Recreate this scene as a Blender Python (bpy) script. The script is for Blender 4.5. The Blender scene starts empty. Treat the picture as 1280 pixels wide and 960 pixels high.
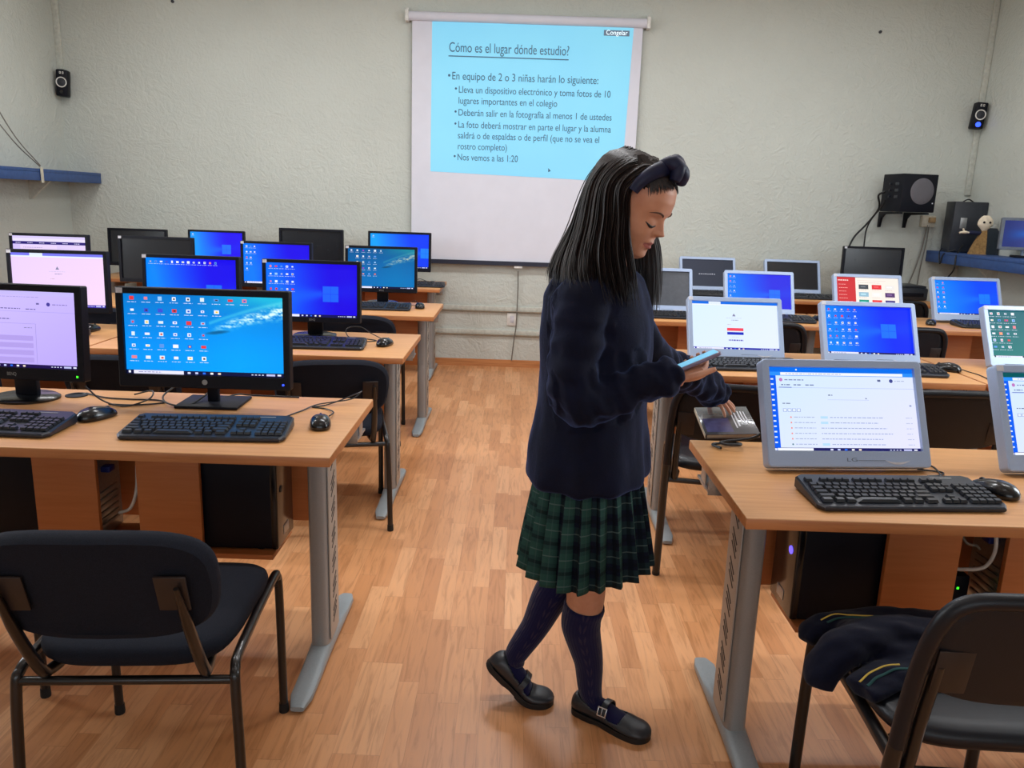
import bpy, bmesh, math, random
import numpy as np
from mathutils import Vector, Matrix, Euler, noise as mnoise

# ------------------------------------------------------------------ camera, world, light, exposure
C = bpy.context.scene.collection
SC = bpy.context.scene
SC.view_settings.view_transform = 'Standard'
SC.view_settings.look = 'None'
SC.view_settings.gamma = 1.0
SC.view_settings.use_curve_mapping = False
SC.view_settings.exposure = 0.0

CAM_H = 1.40
FOCAL = 985.0
PITCH = math.atan(224.2 / FOCAL)
ROLL = math.radians(1.9)
_fw = Vector((0, math.cos(PITCH), -math.sin(PITCH)))
_u0 = Vector((0, math.sin(PITCH), math.cos(PITCH)))
_r0 = Vector((1, 0, 0))
_ri = _r0 * math.cos(ROLL) + _u0 * math.sin(ROLL)
_up = _u0 * math.cos(ROLL) - _r0 * math.sin(ROLL)
cd = bpy.data.cameras.new('camera')
cd.sensor_width = 36.0
cd.lens = FOCAL / 1280 * 36.0
cd.clip_start = 0.05
cam = bpy.data.objects.new('camera', cd)
cam.matrix_world = Matrix(((_ri.x, _up.x, -_fw.x, 0), (_ri.y, _up.y, -_fw.y, 0), (_ri.z, _up.z, -_fw.z, CAM_H), (0, 0, 0, 1)))
C.objects.link(cam)
SC.camera = cam

W = bpy.data.worlds.new('world')
SC.world = W
W.use_nodes = True
W.node_tree.nodes['Background'].inputs[0].default_value = (0.75, 0.85, 1.0, 1)
W.node_tree.nodes['Background'].inputs[1].default_value = 0.4

ROOM_L, ROOM_R, ROOM_B, ROOM_F, ROOM_H = -3.80, 3.79, 6.84, -3.2, 3.25

def area(name, loc, aim, sx, sy, power, col):
    ld = bpy.data.lights.new(name, 'AREA')
    ld.shape = 'RECTANGLE'; ld.size = sx; ld.size_y = sy
    ld.energy = power; ld.color = col
    o = bpy.data.objects.new(name, ld)
    o.location = loc
    o.rotation_euler = (Vector(aim) - Vector(loc)).to_track_quat('-Z', 'Y').to_euler()
    C.objects.link(o)
    return o

DAY = (0.86, 0.94, 1.0)
# daylight through the tall windows of the two side walls and the wall behind the camera
WIN_L, WIN_R = (2.7, 3.7), (2.1, 3.1)
area('daylight', (ROOM_R - 0.06, sum(WIN_R) / 2, 1.75), (0, 2.8, 0.7), 1.0, 1.7, 62, DAY)
area('daylight', (ROOM_L + 0.06, sum(WIN_L) / 2, 1.75), (0, 3.2, 0.7), 1.0, 1.7, 56, DAY)
area('daylight', (0.2, ROOM_F + 0.06, 1.9), (0.2, 3, 1.3), 5.0, 1.4, 26, DAY)
# ceiling tube fittings (the lamp of each fitting)
TUBES = [(0.0, 0.9), (0.0, 3.0), (0.0, 5.0), (-2.4, 3.0), (2.4, 3.0), (-2.4, 5.2), (2.4, 5.2)]
for (tx, ty) in TUBES:
    area('tube_light', (tx, ty, ROOM_H - 0.12), (tx, ty, 0), 1.2, 0.12, (3 if ty < 1 else 27 if ty < 4 else 38) if tx == 0 else 20, (0.95, 0.97, 1.0))

# ------------------------------------------------------------------ helpers
def lin(c):
    return tuple(((x / 255.0) / 12.92 if x / 255.0 <= 0.04045 else ((x / 255.0 + 0.055) / 1.055) ** 2.4) for x in c)

def lin4(c):
    return lin(c) + (1.0,)

class N:
    """node tree shorthand"""
    def __init__(s, name):
        s.m = bpy.data.materials.new(name); s.m.use_nodes = True
        s.t = s.m.node_tree; s.b = s.t.nodes['Principled BSDF']
    def n(s, typ, **kw):
        x = s.t.nodes.new(typ)
        for k, v in kw.items():
            if k.startswith('i_'):
                x.inputs[k[2:].replace('_', ' ')].default_value = v
            else:
                setattr(x, k, v)
        return x
    def l(s, a, b):
        s.t.links.new(a, b)
    def math(s, op, a, b=None):
        x = s.t.nodes.new('ShaderNodeMath'); x.operation = op
        for i, v in enumerate((a, b)):
            if v is None: continue
            if isinstance(v, (int, float)): x.inputs[i].default_value = v
            else: s.l(v, x.inputs[i])
        return x.outputs[0]
    def ramp(s, fac, stops):
        x = s.t.nodes.new('ShaderNodeValToRGB')
        el = x.color_ramp.elements
        while len(el) < len(stops): el.new(0.5)
        for e, (p, c) in zip(el, stops): e.position = p; e.color = c
        s.l(fac, x.inputs[0]); return x.outputs[0]
    def mixc(s, fac, a, b, blend='MIX'):
        x = s.t.nodes.new('ShaderNodeMix'); x.data_type = 'RGBA'; x.blend_type = blend
        for sock, v in ((x.inputs[0], fac), (x.inputs[6], a), (x.inputs[7], b)):
            if hasattr(v, 'is_linked') or hasattr(v, 'links'): s.l(v, sock)
            else: sock.default_value = v
        return x.outputs[2]
    def bump(s, h, strength, dist=0.01):
        x = s.t.nodes.new('ShaderNodeBump'); x.inputs['Strength'].default_value = strength
        x.inputs['Distance'].default_value = dist
        s.l(h, x.inputs['Height']); s.l(x.outputs[0], s.b.inputs['Normal'])
    def coord(s, kind='Object', scale=(1, 1, 1)):
        tc = s.t.nodes.new('ShaderNodeTexCoord'); mp = s.t.nodes.new('ShaderNodeMapping')
        mp.inputs['Scale'].default_value = scale
        s.l(tc.outputs[kind], mp.inputs[0]); return mp.outputs[0]
    def noise(s, vec, scale, detail=3, rough=0.5, dist=0.0):
        x = s.t.nodes.new('ShaderNodeTexNoise'); x.inputs['Scale'].default_value = scale
        x.inputs['Detail'].default_value = detail; x.inputs['Roughness'].default_value = rough
        x.inputs['Distortion'].default_value = dist
        s.l(vec, x.inputs['Vector']); return x.outputs[0]

def mat(name, col, rough=0.5, metal=0.0, spec=0.5, nscale=0, namt=0.12, bump=0.0, bscale=200, coat=0, sheen=0, kind='Object'):
    """plain procedural surface: colour varied a little by noise, optional fine bump"""
    k = N(name); b = k.b
    c = lin4(col)
    b.inputs['Roughness'].default_value = rough; b.inputs['Metallic'].default_value = metal
    b.inputs['Specular IOR Level'].default_value = spec
    b.inputs['Coat Weight'].default_value = coat; b.inputs['Sheen Weight'].default_value = sheen
    v = k.coord(kind)
    nz = k.noise(v, nscale or 40, 4)
    lo = tuple(x * (1 - namt) for x in c[:3]) + (1,); hi = tuple(min(1, x * (1 + namt)) for x in c[:3]) + (1,)
    k.l(k.ramp(nz, [(0.3, lo), (0.7, hi)]), b.inputs['Base Color'])
    if bump: k.bump(k.noise(v, bscale, 3), bump, 0.002)
    return k.m

def emis(name, col, strength):
    k = N(name)
    k.b.inputs['Base Color'].default_value = lin4(col)
    k.b.inputs['Emission Color'].default_value = lin4(col)
    k.b.inputs['Emission Strength'].default_value = strength
    return k.m

class MB:
    """collects shapes; build() links them as ONE mesh object"""
    def __init__(s):
        s.v = []; s.f = []; s.mi = []
    def add(s, vs, fs, mi=0, M=None):
        o = len(s.v)
        s.v += [tuple(M @ Vector(p)) if M is not None else tuple(p) for p in vs]
        for k, f in enumerate(fs):
            s.f.append([i + o for i in f]); s.mi.append(mi[k] if isinstance(mi, list) else mi)
        return s
    def bm(s, bm, mi=0, M=None):
        bm.verts.index_update()
        s.add([v.co[:] for v in bm.verts], [[v.index for v in f.verts] for f in bm.faces], mi, M)
        bm.free(); return s
    def box(s, c, d, bev=0.0, mi=0, M=None, seg=2, taper=None):
        b = bmesh.new()
        bmesh.ops.create_cube(b, size=1.0)
        for v in b.verts:
            k = (taper if (taper and v.co.z > 0) else 1.0)
            v.co = Vector((v.co.x * d[0] * k, v.co.y * d[1] * k, v.co.z * d[2]))
        if bev > 0:
            bmesh.ops.bevel(b, geom=b.edges[:] , offset=bev, segments=seg, profile=0.5, affect='EDGES')
        for v in b.verts: v.co += Vector(c)
        return s.bm(b, mi, M)
    def prism(s, outline, y0, y1, mi=0, M=None, bev=0.0):
        """outline of (x,z) points extruded from y0 to y1"""
        b = bmesh.new()
        vs = [b.verts.new((x, y0, z)) for x, z in outline]
        f = b.faces.new(vs)
        r = bmesh.ops.extrude_face_region(b, geom=[f])
        for e in r['geom']:
            if isinstance(e, bmesh.types.BMVert): e.co.y = y1
        bmesh.ops.recalc_face_normals(b, faces=b.faces)
        if bev > 0:
            ed = [e for e in b.edges if len(e.link_faces) == 2 and e.calc_face_angle(0) > 0.6]
            bmesh.ops.bevel(b, geom=ed, offset=bev, segments=2, profile=0.5, affect='EDGES')
        return s.bm(b, mi, M)
    def loft(s, rings, cap=True, mi=0, M=None, closed_u=True):
        n = len(rings[0]); vs = [p for r in rings for p in r]; fs = []
        for i in range(len(rings) - 1):
            for j in range(n if closed_u else n - 1):
                a = i * n + j; b2 = i * n + (j + 1) % n
                fs.append([a, b2, b2 + n, a + n])
        if cap:
            fs.append(list(range(n))[::-1]); fs.append([(len(rings) - 1) * n + j for j in range(n)])
        return s.add(vs, fs, mi, M)
    def tube(s, pts, r, seg=8, mi=0, cap=True, M=None, flat=None, smooth=0):
        pts = [Vector(p) for p in pts]
        if smooth: pts = spline(pts, smooth)
        n = len(pts)
        rr = (lambda t: r) if isinstance(r, (int, float)) else (lambda t: r[min(len(r) - 2, int(t * (len(r) - 1)))] * (1 - (t * (len(r) - 1) - min(len(r) - 2, int(t * (len(r) - 1))))) + r[min(len(r) - 2, int(t * (len(r) - 1))) + 1] * (t * (len(r) - 1) - min(len(r) - 2, int(t * (len(r) - 1)))))
        tang = [(pts[min(i + 1, n - 1)] - pts[max(i - 1, 0)]).normalized() for i in range(n)]
        up = Vector((0, 0, 1)) if abs(tang[0].z) < 0.9 else Vector((0, 1, 0))
        a = tang[0].cross(up).normalized(); rings = []
        for i in range(n):
            a = (a - tang[i] * a.dot(tang[i])).normalized(); b = tang[i].cross(a)
            q = rr(i / max(1, n - 1)); f = flat or 1.0
            rings.append([tuple(pts[i] + a * math.cos(2 * math.pi * j / seg) * q + b * math.sin(2 * math.pi * j / seg) * q * f) for j in range(seg)])
        return s.loft(rings, cap, mi, M)
    def lathe(s, prof, seg=24, mi=0, M=None):
        rings = [[(r * math.cos(2 * math.pi * j / seg), r * math.sin(2 * math.pi * j / seg), z) for j in range(seg)] for r, z in prof]
        return s.loft(rings, True, mi, M)
    def rrect(s, c, w, h, r, y0, y1, mi=0, M=None, bev=0.0, seg=6):
        s.prism(rrect_pts(c[0], c[1], w, h, r, seg), y0, y1, mi, M, bev); return s
    def build(s, name, mats, parent=None, ang=40, smooth=True):
        me = bpy.data.meshes.new(name)
        me.from_pydata(s.v, [], s.f)
        for m in (mats if isinstance(mats, (list, tuple)) else [mats]): me.materials.append(m)
        me.polygons.foreach_set('material_index', s.mi)
        b = bmesh.new(); b.from_mesh(me); bmesh.ops.recalc_face_normals(b, faces=b.faces); b.to_mesh(me); b.free()
        if smooth:
            me.polygons.foreach_set('use_smooth', [True] * len(me.polygons))
            me.set_sharp_from_angle(angle=math.radians(ang))
        me.update()
        o = bpy.data.objects.new(name, me); C.objects.link(o)
        if parent: o.parent = parent
        return o

def rrect_pts(cx, cz, w, h, r, seg=6):
    out = []
    for (sx, sz, a0) in ((1, 1, 0), (-1, 1, 90), (-1, -1, 180), (1, -1, 270)):
        for k in range(seg + 1):
            a = math.radians(a0 + 90 * k / seg)
            out.append((cx + sx * (w / 2 - r) + r * math.cos(a), cz + sz * (h / 2 - r) + r * math.sin(a)))
    return out

def spline(P, k=6):
    """Catmull-Rom through points"""
    P = [Vector(p) for p in P]
    Q = [P[0] * 2 - P[1]] + P + [P[-1] * 2 - P[-2]]; out = []
    for i in range(1, len(Q) - 2):
        for j in range(k):
            t = j / k
            a, b, c, d = Q[i - 1], Q[i], Q[i + 1], Q[i + 2]
            out.append(0.5 * ((2 * b) + (c - a) * t + (2 * a - 5 * b + 4 * c - d) * t * t + (3 * b - a - 3 * c + d) * t ** 3))
    out.append(P[-1]); return out

def tag(o, label=None, cat=None, group=None, kind=None):
    if label: o['label'] = label
    if cat: o['category'] = cat
    if group: o['group'] = group
    if kind: o['kind'] = kind
    return o

def empty(name, loc=(0, 0, 0), rz=0.0, label=None, cat=None, group=None):
    o = bpy.data.objects.new(name, None); o.empty_display_size = 0.1
    C.objects.link(o); o.location = loc; o.rotation_euler = (0, 0, rz)
    return tag(o, label, cat, group)

def copy_tree(o, parent=None):
    c = o.copy(); C.objects.link(c)
    if parent: c.parent = parent
    for ch in list(o.children): copy_tree(ch, c)
    return c

def put(proto, first, loc, rz, label, cat=None, group=None):
    """first placement moves the prototype itself, later ones copy it"""
    o = proto if first else copy_tree(proto)
    o.location = loc; o.rotation_euler = (0, 0, rz)
    return tag(o, label, cat, group)

def text_mesh(name, body, size, mat_, parent=None, M=None, width=None, ext=0.0, align='LEFT', lift=0.0):
    """lettering as a flat mesh in local XZ (reads along +X, facing -Y)"""
    cu = bpy.data.curves.new(name, 'FONT'); cu.body = body; cu.size = size; cu.extrude = ext; cu.align_x = align
    tmp = bpy.data.objects.new(name, cu); C.objects.link(tmp)
    me = bpy.data.meshes.new_from_object(tmp.evaluated_get(bpy.context.evaluated_depsgraph_get()))
    bpy.data.objects.remove(tmp)
    co = [v.co.copy() for v in me.vertices]
    k = 1.0
    if width and co:
        k = width / max(1e-6, max(c.x for c in co) - min(c.x for c in co))
    for v in me.vertices:
        p = Vector((v.co.x * k, -v.co.z - lift, v.co.y * (1.0 if width else k)))
        v.co = M @ p if M is not None else p
    me.materials.clear(); me.materials.append(mat_)
    o = bpy.data.objects.new(name, me); C.objects.link(o)
    if parent: o.parent = parent
    return o
# ------------------------------------------------------------------ materials
def floor_mat():
    k = N('laminate_floor'); b = k.b
    v = k.coord('Object')
    sep = k.n('ShaderNodeSeparateXYZ'); k.l(v, sep.inputs[0])
    X, Y = sep.outputs[0], sep.outputs[1]
    sw, sl = 0.062, 0.42
    col = k.math('FLOOR', k.math('DIVIDE', X, sw))
    wn = k.n('ShaderNodeTexWhiteNoise', noise_dimensions='1D'); k.l(col, wn.inputs['W'])
    ys = k.math('ADD', k.math('DIVIDE', Y, sl), k.math('MULTIPLY', wn.outputs['Value'], 7.3))
    row = k.math('FLOOR', ys)
    cmb = k.n('ShaderNodeCombineXYZ'); k.l(col, cmb.inputs[0]); k.l(row, cmb.inputs[1])
    wc = k.n('ShaderNodeTexWhiteNoise', noise_dimensions='2D'); k.l(cmb.outputs[0], wc.inputs['Vector'])
    tone = k.ramp(wc.outputs['Value'], [(0.0, lin4((192, 131, 84))), (0.35, lin4((203, 142, 94))), (0.7, lin4((211, 151, 103))), (1.0, lin4((219, 162, 115)))])
    # grain stretched along the plank, shifted per strip
    sh = k.n('ShaderNodeCombineXYZ')
    k.l(k.math('ADD', k.math('MULTIPLY', X, 30.0), k.math('MULTIPLY', wc.outputs['Value'], 50.0)), sh.inputs[0])
    k.l(k.math('ADD', k.math('MULTIPLY', Y, 2.6), k.math('MULTIPLY', wn.outputs['Value'], 31.0)), sh.inputs[1])
    g1 = k.noise(sh.outputs[0], 1.6, 4, 0.6, 1.2)
    grain = k.ramp(g1, [(0.35, (0.80, 0.76, 0.70, 1)), (0.5, (1, 1, 1, 1)), (0.68, (1.06, 1.04, 1.0, 1))])
    c1 = k.mixc(1.0, tone, grain, 'MULTIPLY')
    # seams
    fx = k.math('FRACT', k.math('DIVIDE', X, sw)); fy = k.math('FRACT', ys)
    ex = k.math('LESS_THAN', fx, 0.022); ey = k.math('LESS_THAN', fy, 0.005)
    seam = k.math('MULTIPLY', k.math('MAXIMUM', ex, ey), 0.28)
    # every third strip edge is a plank joint
    c2 = k.mixc(seam, c1, lin4((120, 66, 34)))
    k.l(c2, b.inputs['Base Color'])
    b.inputs['Roughness'].default_value = 0.36
    b.inputs['Specular IOR Level'].default_value = 0.45
    k.bump(k.math('SUBTRACT', g1, k.math('MULTIPLY', k.math('MAXIMUM', ex, ey), 0.8)), 0.06, 0.002)
    return k.m

def wall_mat(name, col):
    k = N(name); b = k.b
    v = k.coord('Object')
    big = k.noise(v, 1.1, 3)
    c = lin(col)
    k.l(k.ramp(big, [(0.3, tuple(x * 0.95 for x in c) + (1,)), (0.7, tuple(min(1, x * 1.04) for x in c) + (1,))]), b.inputs['Base Color'])
    b.inputs['Roughness'].default_value = 0.62
    b.inputs['Specular IOR Level'].default_value = 0.35
    # trowelled plaster: swirled strokes with lumps between
    s1 = k.noise(v, 5.5, 5, 0.55, 2.6)
    s2 = k.noise(v, 22, 4, 0.55, 1.2)
    ridge = k.math('ABSOLUTE', k.math('SUBTRACT', s1, 0.5))
    h = k.math('ADD', k.math('MULTIPLY', ridge, 1.2), k.math('MULTIPLY', s2, 0.6))
    k.bump(h, 0.55, 0.02)
    return k.m

def wood_mat(name, base, dark, rough=0.42):
    """desk laminate: fine pinkish beech grain along X"""
    k = N(name); b = k.b
    v = k.coord('Object', (1.6, 26, 26))
    g = k.noise(v, 2.2, 5, 0.6, 0.6)
    k.l(k.ramp(g, [(0.30, lin4(dark)), (0.55, lin4(base)), (0.75, tuple(min(1, x * 1.08) for x in lin(base)) + (1,))]), b.inputs['Base Color'])
    b.inputs['Roughness'].default_value = rough
    k.bump(k.noise(k.coord('Object'), 600, 2), 0.03, 0.001)
    return k.m

M = {}
M['floor'] = floor_mat()
M['wall'] = wall_mat('plaster_wall', (198, 202, 194))
M['ceiling'] = mat('ceiling_paint', (225, 223, 215), 0.8, bump=0.1)
M['skirting'] = wood_mat('skirting_wood', (196, 134, 84), (170, 108, 62))
M['desk'] = wood_mat('desk_laminate', (206, 150, 94), (195, 137, 82))
M['panel'] = wood_mat('desk_panel_laminate', (186, 114, 62), (178, 106, 54), 0.5)
M['edge'] = wood_mat('desk_edge_band', (190, 124, 76), (172, 106, 60), 0.4)
M['grey_metal'] = mat('grey_powder_coat', (146, 146, 145), 0.42, 0.25, nscale=300, namt=0.04)
M['pale_metal'] = mat('pale_perforated_panel', (172, 166, 158), 0.45, 0.2, nscale=200, namt=0.03)
M['foot_grey'] = mat('foot_grey_plastic', (142, 148, 150), 0.45, nscale=200, namt=0.05)
M['slot'] = mat('slot_shadow_gap', (52, 48, 46), 0.8)
M['zinc'] = mat('zinc_bracket', (160, 165, 168), 0.3, 0.7, nscale=120)
M['black'] = mat('black_plastic', (11, 13, 24), 0.5, spec=0.22, bump=0.05, bscale=900)
M['black_gloss'] = mat('black_gloss_plastic', (9, 10, 14), 0.24, coat=0.15)
M['dark_grey'] = mat('charcoal_plastic', (38, 42, 50), 0.4, bump=0.06, bscale=900)
M['kb_case'] = mat('keyboard_case', (31, 36, 46), 0.36, bump=0.06, bscale=800)
M['kb_key'] = mat('keyboard_keys', (29, 31, 36), 0.42)
M['silver'] = mat('silver_plastic', (164, 182, 212), 0.38, 0.15, nscale=300, namt=0.03)
M['silver_dark'] = mat('dark_silver_plastic', (104, 112, 124), 0.4, 0.15)  # darker silver for stands, lettering and trim
M['white'] = mat('white_plastic', (222, 220, 214), 0.45)
M['tagwhite'] = mat('paper_tag', (205, 205, 212), 0.6)
M['ivory'] = mat('ivory_plastic', (203, 198, 180), 0.5)
M['conduit'] = mat('painted_conduit', (194, 196, 186), 0.55)
M['conduit_edge'] = mat('conduit_brown_edge', (150, 142, 126), 0.6)
M['cable'] = mat('black_cable', (18, 18, 20), 0.45)
M['cable_white'] = mat('pale_cable', (196, 196, 190), 0.5)
M['cable_grey'] = mat('grey_cable', (112, 108, 100), 0.5)
M['blue_paint'] = mat('blue_shelf_paint', (48, 78, 132), 0.5, nscale=30, namt=0.15)
M['rubber'] = mat('rubber', (14, 14, 14), 0.7)
M['chair_tube'] = mat('black_chair_tube', (19, 16, 16), 0.30, spec=0.5, coat=0.15)
M['chair_plate'] = mat('brown_black_plate', (36, 27, 25), 0.45)
M['fabric'] = mat('charcoal_chair_fabric', (24, 27, 37), 0.9, spec=0.2, nscale=500, namt=0.35, bump=0.5, bscale=1100)
M['vinyl'] = mat('black_chair_vinyl', (16, 18, 25), 0.40, spec=0.35, bump=0.12, bscale=500)
M['screen_off'] = mat('dark_lcd', (26, 28, 34), 0.22)
M['screen_off_grey'] = mat('grey_lcd', (70, 74, 82), 0.3)
M['blue_led'] = emis('blue_led', (40, 70, 255), 3.0)
M['green_led'] = emis('green_led', (60, 255, 40), 2.0)
M['violet_led'] = emis('violet_led', (110, 90, 255), 1.6)
M['fabric_screen'] = mat('projection_fabric', (216, 216, 226), 0.75, nscale=8, namt=0.02)
M['screen_bar'] = mat('screen_weight_bar', (38, 42, 58), 0.4)
M['glow_white'] = emis('tube_glow', (255, 244, 224), 4.0)
M['pane'] = emis('daylit_window_pane', (225, 236, 250), 1.2)
M['alu'] = mat('aluminium_frame', (170, 172, 174), 0.4, 0.8)

# ------------------------------------------------------------------ the room shell
def struct(o):
    o['kind'] = 'structure'; return o

T = 0.12
def slab(name, lo, hi, m):
    c = [(a + b) / 2 for a, b in zip(lo, hi)]; d = [b - a for a, b in zip(lo, hi)]
    return struct(MB().box(c, d).build(name, m, smooth=False))

def wall_with_hole(name, axis, p0, p1, a0, a1, h0, h1, hz0, hz1, m):
    """wall slab between p0..p1 (thickness) with one window hole a..h along the other axis"""
    b = MB()
    def bx(u0, u1, z0, z1):
        if axis == 'x': b.box(((p0 + p1) / 2, (u0 + u1) / 2, (z0 + z1) / 2), (abs(p1 - p0), u1 - u0, z1 - z0))
        else: b.box(((u0 + u1) / 2, (p0 + p1) / 2, (z0 + z1) / 2), (u1 - u0, abs(p1 - p0), z1 - z0))
    bx(a0, h0, 0, ROOM_H); bx(h1, a1, 0, ROOM_H); bx(h0, h1, 0, hz0); bx(h0, h1, hz1, ROOM_H)
    return struct(b.build(name, m, smooth=False))

slab('floor', (ROOM_L - T, ROOM_F - T, -T), (ROOM_R + T, ROOM_B + T, 0), M['floor'])
slab('ceiling', (ROOM_L - T, ROOM_F - T, ROOM_H), (ROOM_R + T, ROOM_B + T, ROOM_H + T), M['ceiling'])
slab('wall_back', (ROOM_L - T, ROOM_B, 0), (ROOM_R + T, ROOM_B + T, ROOM_H), M['wall'])
wall_with_hole('wall_left', 'x', ROOM_L - T, ROOM_L, ROOM_F - T, ROOM_B, *WIN_L, 0.85, 2.65, M['wall'])
wall_with_hole('wall_right', 'x', ROOM_R, ROOM_R + T, ROOM_F - T, ROOM_B, *WIN_R, 0.85, 2.65, M['wall'])
wall_with_hole('wall_front', 'y', ROOM_F - T, ROOM_F, ROOM_L, ROOM_R, -2.4, 2.8, 1.15, 2.6, M['wall'])
slab('baseboard_back', (ROOM_L, ROOM_B - 0.014, 0), (ROOM_R, ROOM_B, 0.062), M['skirting'])
slab('baseboard_left', (ROOM_L, ROOM_F, 0), (ROOM_L + 0.014, ROOM_B - 0.014, 0.062), M['skirting'])
slab('baseboard_right', (ROOM_R - 0.014, ROOM_F, 0), (ROOM_R, ROOM_B - 0.014, 0.062), M['skirting'])

def window(n, axis, p, u0, u1, z0, z1):
    fr = MB(); pn = MB(); k = 2 if u1 - u0 < 2 else 4
    def bx(b, ua, ub, za, zb, th):
        if axis == 'x': b.box((p, (ua + ub) / 2, (za + zb) / 2), (th, ub - ua, zb - za))
        else: b.box(((ua + ub) / 2, p, (za + zb) / 2), (ub - ua, th, zb - za))
    bx(fr, u0, u1, z0, z0 + .05, .06); bx(fr, u0, u1, z1 - .05, z1, .06)
    for i in range(k + 1):
        u = u0 + (u1 - u0) * i / k; u = min(max(u, u0 + .025), u1 - .025)
        bx(fr, u - .025, u + .025, z0 + .05, z1 - .05, .06)
    bx(pn, u0 + .01, u1 - .01, z0 + .01, z1 - .01, .01)
    o = struct(fr.build('window_%d' % n, M['alu'], smooth=False))
    pn.build('window_pane', M['pane'], o, smooth=False)
window(1, 'x', ROOM_L - T * .6, *WIN_L, 0.85, 2.65)
window(2, 'x', ROOM_R + T * .6, *WIN_R, 0.85, 2.65)
window(3, 'y', ROOM_F - T * .6, -2.4, 2.8, 1.15, 2.6)

for i, (tx, ty) in enumerate(TUBES):
    t = empty('ceiling_light', (tx, ty, ROOM_H), 0, 'long ceiling tube fitting above the desks', 'ceiling light', 'ceiling tube lights')
    MB().box((0, 0, -0.03), (1.3, 0.16, 0.06), 0.008).build('housing', M['white'], t)
    b = MB(); b.tube([(-0.6, 0, -0.08), (0.6, 0, -0.08)], 0.014, 12); b.build('tube', M['glow_white'], t)

# painted cable conduits on the walls
def conduit(name, pts, w, d, axis_n, label):
    b = MB()
    for a, c in zip(pts[:-1], pts[1:]):
        a, c = Vector(a), Vector(c); m = (a + c) / 2; L = (c - a).length
        q = (c - a).to_track_quat('Z', 'Y').to_matrix().to_4x4()
        b.box((0, 0, 0), (w, d, L), 0.002, 0, Matrix.Translation(m) @ q)
    return struct(b.build(name, M['conduit']))

def trunking(n, z, x0, x1):
    b = MB(); b.box(((x0 + x1) / 2, ROOM_B - 0.009, z), (x1 - x0, 0.018, 0.038), 0.003)
    b.box(((x0 + x1) / 2, ROOM_B - 0.012, z - 0.023), (x1 - x0, 0.024, 0.010), 0.002, 1)
    return struct(b.build('trim_%d' % n, [M['conduit'], M['conduit_edge']]))
trunking(1, 0.515, -3.7, 3.4)
trunking(2, 0.308, -3.7, 3.4)
conduit('trim_3', [(-3.775, ROOM_B - 0.012, 2.36), (-3.775, ROOM_B - 0.012, ROOM_H)], 0.05, 0.022, 0, '')
conduit('trim_4', [(3.765, ROOM_B - 0.012, 1.60), (3.765, ROOM_B - 0.012, ROOM_H)], 0.045, 0.022, 0, '')

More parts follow.
